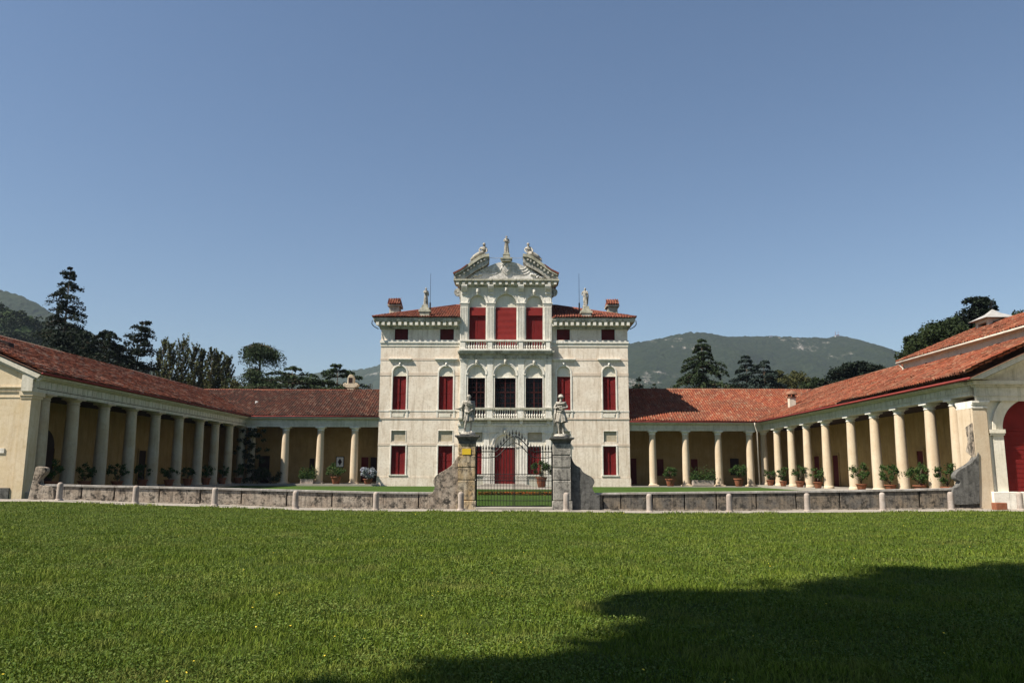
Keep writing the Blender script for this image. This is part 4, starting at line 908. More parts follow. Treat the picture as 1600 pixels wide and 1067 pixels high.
# ================================================================== BOUNDARY WALL, GATE
YPil = 46.35
def q4(cx, cy, Y=YPil): return W(660+cx/4.85, 600+cy/4.85, Y)
def q2(cx, cy, Y=YPil): return W(580+cx/3.81, 540+cy/3.81, Y)
cope = [(60,756),(300,761),(580,768),(700,769),(870,769.5),(930,770),(1100,768),(1280,766),(1525,762)]
cpx = np.array([W(a, b, YW)[0] for a, b in cope]); cpz = np.array([W(a, b, YW)[1] for a, b in cope])
def copz(x): return float(np.interp(x, cpx, cpz))
def bwall(label, xa, xb, mat, seg):
    o = thing('boundary_wall', ((xa+xb)/2, YW, float(gline((xa+xb)/2))), label, 'wall', 'low walls of the court')
    m = MB(); c = MB(); x = xa; d = MB()
    while x < xb-.05:
        w_ = min(seg*random.choice((.45, .8, 1., 1., 1.1)), xb-x)
        if xb-x-w_ < .5: w_ = xb-x
        g0 = float(gline(x))-.4; za, zb = copz(x)-.12, copz(x+w_)-.12; yo = random.uniform(-.015, .015); g = .035
        m.add([(x+g,YW+yo,g0),(x+w_-g,YW+yo,g0),(x+w_-g,YW+yo+.32,g0),(x+g,YW+yo+.32,g0),(x+g,YW+yo,za),(x+w_-g,YW+yo,zb),(x+w_-g,YW+yo+.32,zb),(x+g,YW+yo+.32,za)],
              [(0,3,2,1),(4,5,6,7),(0,1,5,4),(1,2,6,5),(2,3,7,6),(3,0,4,7)])
        za += .0; c0, c1 = copz(x), copz(x+w_)
        jj = random.uniform(-.006, .006)
        c.add([(x+.006,YW-.07,za+jj),(x+w_-.006,YW-.07,zb+jj),(x+w_-.006,YW+.42,zb+jj),(x+.006,YW+.42,za+jj),(x+.006,YW-.07,c0+jj),(x+w_-.006,YW-.07,c1+jj),(x+w_-.006,YW+.42,c1+jj),(x+.006,YW+.42,c0+jj)],
              [(0,3,2,1),(4,5,6,7),(0,1,5,4),(1,2,6,5),(2,3,7,6),(3,0,4,7)])
        x += w_
    m.build('masonry', mat, o, bevel=.02); c.build('coping', COPE, o, bevel=.012)
    g = MB()
    n_ = 40
    for k in range(n_):
        x0_, x1_ = xa+(xb-xa)*k/n_, xa+(xb-xa)*(k+1)/n_; z0_ = float(gline((x0_+x1_)/2)); g.box(x0_, x1_, YW-.16, YW+.02, z0_-.3, z0_+.10)
    g.build('footing', WALLM, o)
    MB().add([(xa,YW+.2,-1.6),(xb,YW+.2,-1.6),(xb,YW+.2,copz(xb)-.14),(xa,YW+.2,copz(xa)-.14)], [(0,1,2,3)]).build('core', DARK, o)
    return o
xgl, xgr = q4(268, 800)[0], q4(1130, 800)[0]
bwall('stained low stone wall with pale coping running from the gate to the left wing', W(58, 760, YW)[0], xgl-.02, WALLM, 2.4)
bwall('dark grey low stone wall with coping running from the gate to the right wing', xgr+.02, W(1530, 760, YW)[0], stone_mat('grey_wall_render', (.115,.108,.098), (.028,.028,.026), (.22,.175,.125), .85, spots=.8, scale=1.5, bumpd=.04), 2.3)
def scroll_wall(label, pts, mat, conv, y0, th, end=None):
    P = [conv(a, b) for a, b in pts]
    # Catmull smoothing of the outline (last two are the straight base)
    body = P[:-2]; out = []
    for i in range(len(body)-1):
        p0, p1, p2, p3 = body[max(i-1, 0)], body[i], body[i+1], body[min(i+2, len(body)-1)]
        for t in (0, .25, .5, .75):
            out.append(tuple(.5*((2*p1[k])+(-p0[k]+p2[k])*t+(2*p0[k]-5*p1[k]+4*p2[k]-p3[k])*t*t+(-p0[k]+3*p1[k]-3*p2[k]+p3[k])*t**3) for k in (0, 1)))
    out.append(body[-1]); out += P[-2:]
    o = MB().prism(out, y0, y0+th).build('scroll_wall', mat, None, bevel=.02)
    return tag(o, label, 'wall', 'curved scroll walls')
scroll_wall('mottled grey scroll-shaped wall against the left gate pillar', [(270,545),(248,575),(222,612),(188,640),(150,662),(110,688),(88,715),(82,745),(92,775),(88,800),(70,826),(40,835),(40,965),(270,965)], WALLM, lambda a, b: q4(a, b, 46.62), 46.62, .6)
scroll_wall('dark grey scroll-shaped wall against the right gate pillar', [(1128,550),(1145,590),(1165,615),(1195,632),(1215,662),(1245,683),(1285,705),(1305,740),(1290,780),(1298,810),(1320,835),(1345,840),(1345,965),(1128,965)], WALLG, lambda a, b: q4(a, b, 46.62), 46.62, .6)
def q6(a, b, Y=46.75): return W(1240+a/4.103, 560+b/4.103, Y)
scroll_wall('slender dark scroll wall at the corner pilaster of the right wing', [(1184,600),(1168,632),(1145,660),(1115,684),(1082,702),(1050,724),(1035,748),(1040,772),(1066,790),(1058,812),(1040,826),(1020,835),(1020,930),(1190,930),(1190,780),(1186,680)], WALLG, q6, 46.7, .5)
def q3(a, b, Y=46.75): return W(a/3.334, 500+b/3.334, Y)
scroll_wall('broken pale scroll stone at the corner of the left wing', [(188,766),(205,762),(232,768),(238,780),(232,798),(214,818),(205,834),(203,852),(225,862),(262,866),(280,880),(284,940),(146,940)], WALLM, q3, 46.7, .5)
def pillar(label, xs, xc, mat, plate=False):
    X0, X1 = q4(xs[0], 700)[0], q4(xs[1], 700)[0]; zb_ = float(gline(X0))-.3; cxp = (X0+X1)/2; w = X1-X0; D = .95
    o = thing('gate_pillar', (cxp, YPil+D/2, float(gline(cxp))), label, 'gate pillar', 'gate pillars')
    bands = [882, 727, 632, 537, 448]
    m = MB()
    zz = [q4(500, b)[1] for b in bands]
    m.box(X0-.06, X1+.06, YPil-.07, YPil+D+.07, zb_, zz[0]-.02)
    for k in range(4): m.box(X0+random.uniform(-.01,.01), X1+random.uniform(-.01,.01), YPil+random.uniform(-.012,.012), YPil+D, zz[k]+.025, zz[k+1]-.025)
    m.box(X0+.05, X1-.05, YPil+.05, YPil+D-.05, zz[0]-.02, zz[4])
    m.build('shaft', mat, o, bevel=.025)
    c = MB(); z4 = zz[4]; zt = q4(500, xc[2])[1]; cw = (q4(xc[1], 400)[0]-q4(xc[0], 400)[0])/2
    n_ = 6
    hb = [(w/2-.01, z4-.02)]+[(w/2-.01+(cw-.06-w/2)*(t**2.2), z4+(zt-.1-z4)*t) for t in np.linspace(0, 1, n_)]+[(cw, zt-.09), (cw, zt)]
    for k in range(len(hb)-1):
        (a, p), (b, q_) = hb[k], hb[k+1]
        if abs(q_-p) < 1e-5: continue
        cy = YPil+D/2; dd = (D-w)/2
        vs = [(cxp+sx*r, cy+sy*(r+dd), z) for r, z in ((a, p), (b, q_)) for sx, sy in ((-1,-1),(1,-1),(1,1),(-1,1))]
        c.add(vs, [(0,1,5,4),(1,2,6,5),(2,3,7,6),(3,0,4,7),(4,5,6,7),(0,3,2,1)])
    c.box(cxp-cw*.62, cxp+cw*.62, YPil+D/2-cw*.62, YPil+D/2+cw*.62, zt, zt+.08)
    c.build('cap', WALLG, o)
    if plate:
        x0_, z1__ = q2(542, 612); x1_, z0_ = q2(593, 648); MB().box(x0_, x1_, YPil-.035, YPil-.013, z0_, z1__).build('plate', YEL, o)
    return cxp, zt+.08, cw
PL = pillar('left gate pillar of ochre-stained banded stone bearing a yellow plate', (268, 400), (250, 432, 388), PILL, True)
PR = pillar('right gate pillar of grey banded stone without a plate', (992, 1127), (965, 1150, 402), PILLG)
# gate
YG2 = YPil+.45
gxa, gxb = q4(404, 800, YG2)[0], q4(988, 800, YG2)[0]; gcx = (gxa+gxb)/2
gzb = q4(690, 925, YG2)[1]
gate = thing('iron_gate', (gcx, YG2, gzb), 'black wrought iron double gate with arched spear-tipped top between the two pillars', 'gate')
def zc4(b): return q4(690, b, YG2)[1]
def railz(u):   # upper curved rail
    u = abs(u)
    return zc4(512) if u > .52 else zc4(512)+(zc4(395)-zc4(512))*(.5+.5*math.cos(math.pi*u/.52))**.8
def railz2(u):
    u = abs(u); sag = .05*math.sin(math.pi*min(1, (u-.5)/.5)) if u > .5 else 0
    return (zc4(552)-sag) if u > .5 else zc4(552)+(zc4(445)-zc4(552))*(.5+.5*math.cos(math.pi*u/.5))**.8
hw_ = (gxb-gxa)/2
for sg in (-1, 1):
    fr = MB(); us = [sg*t for t in np.linspace(0.006, .995, 24)]
    fr.tube([(gcx+u*hw_, YG2, railz(u)) for u in us], .03, 6); fr.tube([(gcx+u*hw_, YG2, railz2(u)) for u in us], .027, 6)
    for b in (925, 882, 808, 730, 683): fr.tube([(gcx+sg*.03, YG2, zc4(b)), (gcx+sg*(hw_-.02), YG2, zc4(b))], .022 if b != 808 else .016, 6)
    fr.tube([(gcx+sg*.03, YG2, zc4(930)), (gcx+sg*.03, YG2, railz(0))], .02, 8); fr.tube([(gcx+sg*(hw_-.02), YG2, zc4(930)), (gcx+sg*(hw_-.02), YG2, railz(1))], .03, 8)
    leaf = fr.build('gate_leaf', IRON, gate, True, auto=50)
    bars = MB(); sp = MB(); nb = 13
    for k in range(nb):
        u = sg*(k+.6)/nb; x = gcx+u*hw_; zt = railz(u)
        bars.tube([(x, YG2, zc4(925)), (x, YG2, zt+.08)], .017, 5)
        if k > 0 or True: sp.lathe(x, YG2, [(.014, zt+.02), (.022, zt+.06), (.014, zt+.09), (.055, zt+.17), (.042, zt+.22), (.004, zt+.42)], 6)
        xm = gcx+sg*(k+1.1)/nb*hw_
        if k < nb-1:
            bars.tube([(xm, YG2, zc4(925)), (xm, YG2, zc4(690))], .013, 5)
            bars.ring(xm, (zc4(683)+zc4(730))/2, .045, .062, YG2-.008, YG2+.008, 10, 0, 2*math.pi)
    for u0_ in (.62, .86): # scrolls in the side spandrels
        bars.ring(gcx+sg*u0_*hw_, (railz(.8)+railz2(.8))/2, .06, .08, YG2-.008, YG2+.008, 12, 0, 2*math.pi)
    bars.build('bars', IRON, leaf, True, auto=50); sp.build('spearheads', IRON, leaf, True, auto=50)
m = MB(); m.box(gcx-.06, gcx+.06, YG2-.05, YG2+.05, zc4(745), zc4(700)); m.build('lock', IRON, gate, bevel=.01)
for b in (900, 600):
    for x in (gxa, gxb): pass
tag(MB().box(gxa+.02, gxb-.02, YPil-.25, YPil+1.3, -1.2, gzb-.03).build('threshold', PAVE, None, bevel=.03), 'pale stone threshold slab under the iron gate', 'threshold')
# bollards
def bollard(name, x, z, k):
    o = thing(name, (x, YB, z), '', 'bollard', 'stone bollards along the wall')
    m = MB(); hh = 1.02; r = .165
    m.lathe(x, YB, [(r*1.0, z-.3), (r*1.02, z+.1), (r, hh*.5+z), (r*.97, z+hh-.16), (r*.90, z+hh-.09), (r*.7, z+hh-.035), (r*.35, z+hh-.006), (.02, z+hh)], 14, rf=lambda a, t: 1+.03*math.sin(3*a+k)+.02*math.sin(5*a+9*t))
    m.build('post', BOLL, o, True, auto=60)
    b = MB(); b.lathe(x, YB, [(r*1.35, z-.3), (r*1.35, z+.04), (r*1.2, z+.08), (r*1.02, z+.10)], 10, rf=lambda a, t: 1+.06*math.sin(4*a+k)); b.build('foot', BOLL, o, True, auto=40)
    return o
blab = ['leftmost stone bollard, beside the broken scroll at the left wing','second stone bollard from the left end of the wall','third stone bollard from the left, before the far end of the left wing','stone bollard fourth from the left, in front of the court lawn','stone bollard standing before the left front corner of the villa','pinkish stone bollard at the foot of the left gate pillar',
 'pinkish stone bollard at the foot of the right gate pillar','first free-standing stone bollard right of the gate','second free-standing stone bollard right of the gate','stone bollard in front of the inner corner of the right wing','stone bollard below the middle columns of the right wing','stone bollard below the last potted bush of the right wing','stone bollard at the right edge, before the red arched door']
for k, (px, py) in enumerate(bpx):
    x, z = W(px, py, YB); o = bollard('stone_bollard', x, z+.0, k*1.7); o['label'] = blab[k]
# broken terracotta planter by the right wing door
x, z = W(1562, 790, 45.9); m = MB(); m.box(x-.33, x+.33, 45.7, 46.15, float(gline(x)), float(gline(x))+.42); o = m.build('planter_box', TERRA, None, bevel=.03)
tag(o, 'small terracotta box on the ground before the red arched door', 'planter')
# ================================================================== STATUES
def skin(name, J, E, parent, mat, sub=2, noise=.0):
    me = bpy.data.meshes.new(name); names = list(J); off = rootloc(parent)
    me.from_pydata([Vector(J[n_][0])-off for n_ in names], [(names.index(a), names.index(b)) for a, b in E], [])
    o = bpy.data.objects.new(name, me); COL.objects.link(o)
    if parent is not None: o.parent = parent
    md = o.modifiers.new('skin', 'SKIN'); md.use_smooth_shade = True
    sv = me.skin_vertices[0].data
    for i, n_ in enumerate(names):
        r = J[n_][1]; sv[i].radius = (r, r) if not isinstance(r, tuple) else r; sv[i].use_root = (i == 0)
    o.modifiers.new('sub', 'SUBSURF').levels = sub; o.modifiers['sub'].render_levels = sub
    me.materials.append(mat)
    dg = bpy.context.evaluated_depsgraph_get(); ev = o.evaluated_get(dg); m2 = bpy.data.meshes.new_from_object(ev)
    o.modifiers.clear(); o.data = m2; bpy.data.meshes.remove(me)
    if not m2.materials: m2.materials.append(mat)
    for p in m2.polygons: p.use_smooth = True
    return o
def statue(label, X, Y, Z, h, pose, yaw=0, skirt=None, cloak=None, hat=False, beard=False, group='statues'):
    """pose: dict of joint offsets in a 1.8 m figure; skirt=(top z, bottom z, r_top, r_bottom); cloak list of tubes"""
    s = h/1.80; R = Matrix.Rotation(yaw, 3, 'Z')
    def T(p): v = R@Vector(p)*s; return (X+v.x, Y+v.y, Z+v.z)
    o = thing('statue', (X, Y, Z), label, 'statue', group)
    P = dict(pel=(0,0,.96), wai=(0,0,1.12), che=(0,-.01,1.33), nek=(0,0,1.50), hed=(0,-.015,1.62), top=(0,-.01,1.74),
             sl=(-.19,0,1.43), sr=(.19,0,1.43), el=(-.27,.0,1.16), er=(.27,0,1.16), wl=(-.28,-.08,.92), wr=(.28,-.08,.92), hl=(-.28,-.11,.84), hr=(.28,-.11,.84),
             pl=(-.095,0,.90), pr=(.095,0,.90), kl=(-.11,-.03,.50), kr=(.12,-.02,.50), al=(-.11,.01,.09), ar=(.14,.0,.09), tl=(-.12,-.14,.03), tr=(.17,-.13,.03))
    P.update(pose)
    Rr = dict(pel=(.165,.125), wai=(.14,.11), che=(.17,.125), nek=.055, hed=.088, top=.07, sl=.07, sr=.07, el=.058, er=.058, wl=.042, wr=.042, hl=.036, hr=.036, pl=.095, pr=.095, kl=.062, kr=.062, al=.04, ar=.04, tl=.035, tr=.035)
    J = {k: (T(P[k]), tuple(q*s for q in Rr[k]) if isinstance(Rr[k], tuple) else Rr[k]*s) for k in P}
    E = [('pel','wai'),('wai','che'),('che','nek'),('nek','hed'),('hed','top'),('che','sl'),('che','sr'),('sl','el'),('sr','er'),('el','wl'),('er','wr'),('wl','hl'),('wr','hr'),('pel','pl'),('pel','pr'),('pl','kl'),('pr','kr'),('kl','al'),('kr','ar'),('al','tl'),('ar','tr')]
    bd = skin('figure', J, E, o, STAT)
    # face and hair
    f = MB(); H = Vector(P['hed']); d = (H-Vector(P['nek'])); 
    def loc(dx, dy, dz): return T((H.x+dx, H.y+dy, H.z+dz))
    f.ball(loc(0,-.105,0), .022*s, 6, 1, 1, 1.6); f.ball(loc(0,-.09,-.07), .03*s, 8); f.tube([loc(-.05,-.09,.035), loc(.05,-.09,.035)], .014*s, 5)
    if beard: f.ball(loc(0,-.08,-.10), .06*s, 8, .9, .8, 1.3)
    f.build('face', STAT, o, True)
    hr = MB(); hr.ball(loc(0,.025,.055), .105*s, 12, 1, 1.02, .95)
    for a in np.linspace(0, 2*math.pi, 9)[:-1]: hr.ball(loc(.085*math.cos(a), .02+.085*math.sin(a), .04), .034*s, 6)
    if hat: hr.lathe(*loc(0,0,0)[:2], [(.10*s, loc(0,0,.06)[2]), (.15*s, loc(0,0,.075)[2]), (.15*s, loc(0,0,.10)[2]), (.11*s, loc(0,0,.12)[2]), (.10*s, loc(0,0,.19)[2]), (.04*s, loc(0,0,.22)[2])], 12)
    hr.build('hair', STAT, o, True)
    # hands: palm is the skin end; five fingers each
    for hnd, wr_ in (('hl','wl'),('hr','wr')):
        m = MB(); a = Vector(P[hnd]); dr = (a-Vector(P[wr_])).normalized(); side = dr.orthogonal().normalized()
        for k in range(4):
            o_ = side*(.018*(k-1.5)); ln = (.07,.085,.08,.06)[k]; m.tube([T(a+o_), T(a+o_+dr*ln*.6), T(a+o_+dr*ln*.9+Vector((0,-.02,-.02)))], .010*s, 5, .007*s)
        m.tube([T(a-side*.03), T(a-side*.05+dr*.04)], .011*s, 5); m.build('fingers', STAT, bd, True)
    dm = MB()
    if skirt:
        z0_, z1__, ra, rb, ox, oy = skirt; nz = 9; na = 40; vs = []; fs = []
        for k in range(nz):
            t = k/(nz-1)
            for i in range(na):
                a = 2*math.pi*i/na; fold = 1+(.04+.16*t)*math.sin(7*a+1.3*math.sin(3*a)+2*t)+.05*t*math.sin(13*a)
                rr = (ra+(rb-ra)*t**.8)*fold; vs.append(T((ox*t+rr*math.cos(a), oy*t+rr*.72*math.sin(a), z0_+(z1__-z0_)*t+(.03*math.sin(5*a) if k == nz-1 else 0))))
        for k in range(nz-1):
            for i in range(na): fs.append((k*na+i, k*na+(i+1)%na, (k+1)*na+(i+1)%na, (k+1)*na+i))
        dm.add(vs, fs)
    for pts, r_a, r_b in (cloak or []): dm.tube([T(p) for p in pts], r_a*s, 8, r_b*s)
    if dm.v: dm.build('drapery', STAT, o, True)
    return o
def base_of(o, X, Y, Z, r, h, mat=STAT): MB().lathe(X, Y, [(r*1.05, Z-.02), (r, Z+h*.6), (r*.9, Z+h)], 14, rf=lambda a, t: 1+.07*math.sin(3*a)+.04*math.sin(7*a)).build('plinth', mat, o, True, auto=50)
ys_ = YPil+.475
hL = q2(560, 285, ys_)[1]-PL[1]-.10; hR = q2(1130, 293, ys_)[1]-PR[1]-.10
cl1 = [([(-.2,-.05,1.46),(-.02,-.14,1.36),(.16,-.12,1.26),(.24,0,1.18)], .07, .06), ([(-.18,-.03,1.38),(.0,-.14,1.28),(.18,-.1,1.16)], .06, .05), ([(.2,.08,1.46),(.26,.12,1.2),(.27,.12,.9),(.22,.1,.55)], .10, .05), ([(-.17,.1,1.46),(-.24,.1,1.2),(-.22,.12,.9),(-.2,.1,.6)], .10, .06), ([(.0,.12,1.4),(.02,.16,1.),(.02,.14,.5)], .16, .09), ([(-.15,-.1,.98),(.0,-.15,.92),(.17,-.1,1.0)], .06, .05)]
o = statue('weathered cloaked statue with one arm held out, on the left gate pillar', PL[0]+.02, ys_, PL[1]+.08, hL,
    dict(el=(-.30,.02,1.18), wl=(-.46,-.10,1.08), hl=(-.54,-.14,1.08), er=(.26,-.02,1.16), wr=(.14,-.16,1.02), hr=(.08,-.18,1.0), pel=(.03,0,.96), kl=(-.10,-.08,.50), al=(-.16,.0,.09), tl=(-.20,-.13,.03), kr=(.15,-.03,.5), ar=(.13,.05,.09), hed=(.02,-.03,1.62), top=(.03,-.02,1.74)),
    yaw=.15, skirt=(1.08,.55,.17,.24,.02,0), cloak=cl1, group='statues on the gate pillars'); base_of(o, PL[0]+.02, ys_, PL[1], .42, .12)
cl2 = [([(-.2,-.02,1.45),(-.1,-.1,1.4),(.1,-.1,1.4),(.22,-.02,1.45)], .07, .07), ([(.0,.12,1.45),(.0,.17,1.1),(.02,.16,.4),(.04,.14,.1)], .17, .12), ([(-.16,-.08,1.06),(0,-.13,1.04),(.16,-.08,1.06)], .045, .045), ([(-.2,.1,1.3),(-.28,.12,.9),(-.3,.1,.4)], .07, .05)]
o = statue('weathered statue in a hat and short tunic with folded arms, on the right gate pillar', PR[0]-.02, ys_, PR[1]+.08, hR,
    dict(el=(-.30,-.04,1.20), wl=(-.08,-.20,1.24), hl=(.0,-.21,1.27), er=(.30,-.04,1.22), wr=(.10,-.21,1.20), hr=(.02,-.22,1.18), kl=(-.10,-.04,.50), kr=(.10,-.04,.50), al=(-.09,.03,.09), ar=(.10,-.02,.09), tl=(-.13,-.11,.03), tr=(.13,-.15,.03)),
    yaw=-.12, skirt=(1.08,.58,.17,.27,0,0), cloak=cl2, hat=True, beard=True, group='statues on the gate pillars'); base_of(o, PR[0]-.02, ys_, PR[1], .42, .12)
# roof statues
Xc, zc_ = x1(805, 100, YC), c1z(139)
robe = [([(-.18,-.06,1.42),(0,-.14,1.25),(.2,-.08,1.05)], .06, .06), ([(.02,.12,1.42),(.02,.14,.9),(.02,.12,.2)], .15, .12)]
o = statue('white robed statue on the central pedestal at the top of the pediment', Xc, YC+.1, zc_+.06, c1z(30)-zc_-.06, dict(el=(-.27,-.06,1.18), wl=(-.08,-.18,1.2), hl=(.0,-.2,1.2), er=(.28,.0,1.15), wr=(.2,-.12,1.0), hr=(.16,-.16,.98)), yaw=.1, skirt=(1.15,.05,.16,.24,0,0), cloak=robe, beard=True, group='statues on the villa roof'); base_of(o, Xc, YC+.1, zc_, .32, .08)
Yp = YF-.3
Xs, zs_ = x1(325, 400, Yp), z1_(446, Yp)
o = statue('pale robed statue standing on the left slope of the villa roof', Xs, Yp+.15, zs_+.05, z1_(339, Yp)-zs_-.05, dict(el=(-.24,-.08,1.18), wl=(-.06,-.2,1.28), hl=(.0,-.2,1.34), er=(.27,.02,1.14), wr=(.24,-.1,.95), hr=(.22,-.14,.9)), yaw=.4, skirt=(1.12,.06,.15,.23,0,0), cloak=robe, group='statues on the villa roof'); base_of(o, Xs, Yp+.15, zs_, .3, .08)
Xs, zs_ = x1(1274, 400, Yp), z1_(450, Yp)
o = statue('pale bare-chested statue with hand on hip, standing on the right slope of the villa roof', Xs, Yp+.15, zs_+.05, z1_(339, Yp)-zs_-.05, dict(el=(-.34,.04,1.20), wl=(-.2,-.04,1.02), hl=(-.14,-.05,1.0), er=(.28,-.05,1.16), wr=(.10,-.18,1.2), hr=(.04,-.18,1.24), kl=(-.12,-.08,.5)), yaw=-.3, skirt=(1.0,.12,.15,.2,.04,.03), cloak=[([(.18,.06,1.4),(.26,.1,1.0),(.2,.08,.2)], .09, .07)], group='statues on the villa roof'); base_of(o, Xs, Yp+.15, zs_, .3, .08)
for sg, lb in ((-1, 'reclining robed statue on the left raking cornice of the pediment'), (1, 'reclining robed statue on the right raking cornice of the pediment')):
    Xr = x1(803+sg*136, 150, YC); Zr = c1z(152); k = sg
    pose = dict(pel=(0,0,.16), wai=(0,0,.32), che=(-k*.03,-.02,.55), nek=(-k*.05,-.03,.74), hed=(-k*.06,-.05,.86), top=(-k*.06,-.04,.98),
        sl=(-.2-k*.03,0,.66), sr=(.16-k*.03,0,.66), el=(-.30,-.1,.44), er=(.28,-.1,.44), wl=(-.22,-.25,.28), wr=(.24,-.26,.26), hl=(-.18,-.3,.24), hr=(.22,-.32,.22),
        pl=(k*.08,-.06,.13), pr=(k*.10,.08,.13), kl=(k*.50,-.12,.16), kr=(k*.52,.06,.10), al=(k*.82,-.12,-.22), ar=(k*.86,.05,-.30), tl=(k*.94,-.14,-.30), tr=(k*.98,.04,-.38))
    o = statue(lb, Xr, YC+.05, Zr-.05, 2.8, pose, 0, None, [([(k*.0,-.05,.2),(k*.3,-.12,.14),(k*.6,-.05,-.02),(k*.85,-.02,-.28)], .20, .13), ([(-k*.1,.1,.5),(k*.25,.1,.2),(k*.7,.1,-.14)], .15, .12), ([(-.2-k*.02,-.05,.62),(0,-.12,.5),(.2-k*.02,-.06,.36)], .08, .07), ([(-.16,-.06,.1),(.16,-.08,.08)], .16, .16)], group='statues on the villa roof')
m = MB(); zw = c1z(166)
m.tube([(c1x(703,160), YC-.1, zw+.05), (c1x(738,165), YC-.1, zw-.04), (c1x(775,168), YC-.1, zw)], .025, 5); tag(m.build('tie_rod', IRONG), 'thin iron tie rod left of the top statue pedestal', 'tie rod', 'tie rods')
m = MB(); m.tube([(c1x(838,168), YC-.1, zw), (c1x(872,167), YC-.1, zw-.04), (c1x(906,162), YC-.1, zw+.05)], .025, 5); tag(m.build('tie_rod', IRONG), 'thin iron tie rod right of the top statue pedestal', 'tie rod', 'tie rods')
for cx_, lb in ((352, 'thin lightning rod beside the left roof statue'), (1238, 'thin lightning rod beside the right roof statue')):
    Y_ = YF+3; X = x1(cx_, 400, Y_); m = MB(); m.tube([(X, Y_, ze+.9), (X, Y_, z1_(430, Y_))], .05, 6); m.tube([(X, Y_, z1_(430, Y_)), (X, Y_, z1_(256, Y_))], .028, 5, .018)
    m.box(X-.08, X+.08, Y_-.08, Y_+.08, ze+1.0, z1_(432, Y_)); tag(m.build('lightning_rod', IRON), lb, 'lightning rod', 'lightning rods')
# weather vane scroll on the left rear roof
X, Z = W(578.5, 611, CYL+wL); Y_ = CYL+wL; m = MB()
zt = W(578, 604, Y_)[1]; m.tube([(X, Y_, apZ), (X, Y_, zt+.3)], .03, 5); m.ring(X, zt, .28, .33, Y_-.02, Y_+.02, 16, 0, 2*math.pi); m.ring(X, zt, .10, .15, Y_-.02, Y_+.02, 12, 0, 2*math.pi); tag(m.build('iron_finial', IRON), 'curled iron finial on the ridge beside the villa', 'finial')
# ================================================================== PLANTS
def leafquads(C, size, flat=0., jit=.35, updown=None):
    """random leaf quads centred at C; returns verts and faces"""
    C = np.asarray(C, np.float64); n_ = len(C)
    nrm = RNG.normal(size=(n_, 3)); nrm[:, 2] = nrm[:, 2]*(1-flat)+flat*2.2*np.sign(nrm[:, 2]+1e-6); nrm /= np.linalg.norm(nrm, axis=1)[:, None]
    a = np.cross(nrm, RNG.normal(size=(n_, 3))); a /= np.linalg.norm(a, axis=1)[:, None]; b = np.cross(nrm, a)
    s = (np.asarray(size)*(1+jit*RNG.uniform(-1, 1, n_)))[:, None]
    V_ = np.stack([C-a*s*.5, C-b*s*.28, C+a*s*.5, C+b*s*.28], 1).reshape(-1, 3)
    return V_, np.arange(4*n_).reshape(n_, 4)
def foliage(name, C, size, mat, parent, flat=0., bright=None):
    V_, F_ = leafquads(C, size, flat); r = RNG.uniform(0, 1, len(C))
    if bright is not None: r = np.clip(r*.6+bright*.4, 0, 1)
    return npmesh(name, V_, F_, mat, parent, rnd=r)
def clumps(cs, rs, n_per, shell=.75):
    out = []; br = []
    for c_, r_c in zip(cs, rs):
        n_ = n_per
        d = RNG.normal(size=(n_, 3)); d /= np.linalg.norm(d, axis=1)[:, None]; rr = r_c*(shell+(1-shell)*RNG.uniform(-1, .6, n_))[:, None]
        out.append(np.asarray(c_)[None]+d*rr*np.array([1, 1, .8])); br.append(np.full(n_, RNG.uniform(0, 1)))
    return np.concatenate(out), np.concatenate(br)
def broadleaf(name, label, X, Y, z0, zt, R, mat, n_cl=60, n_per=160, leaf=.35, zb=None, group=None, cr=.22, off=None):
    o = thing(name, (X, Y, z0), label, 'tree', group); H = zt-z0; zb = zb if zb is not None else z0+H*.25
    cz, rz = (zb+zt)/2, (zt-zb)/2; cs = []; rs = []
    for i in range(n_cl):
        d = RNG.normal(size=3); d /= np.linalg.norm(d); k = RNG.uniform(.35, 1)**.5; r_c = R*cr*RNG.uniform(.7, 1.35)
        cs.append((X+d[0]*(R-r_c*.8)*k, Y+d[1]*(R-r_c*.8)*k, cz+d[2]*(rz-r_c*.6)*k)); rs.append(r_c)
    m = MB(); m.tube([(X, Y, z0-.5), (X+.1, Y, z0+H*.25), (X-.1, Y, cz)], R*.07+.1, 8, R*.04)
    for i in range(0, n_cl, max(1, n_cl//14)):
        c_ = cs[i]; m.tube([(X, Y, min(cz, z0+H*.35)), ((X+c_[0])/2, (Y+c_[1])/2, (cz+c_[2])/2-.3), c_], R*.03+.04, 5, .03)
    m.build('trunk', BARK, o, True)
    C_, br = clumps(cs, rs, n_per, .6); foliage('crown', C_, leaf, mat, o, bright=br); return o
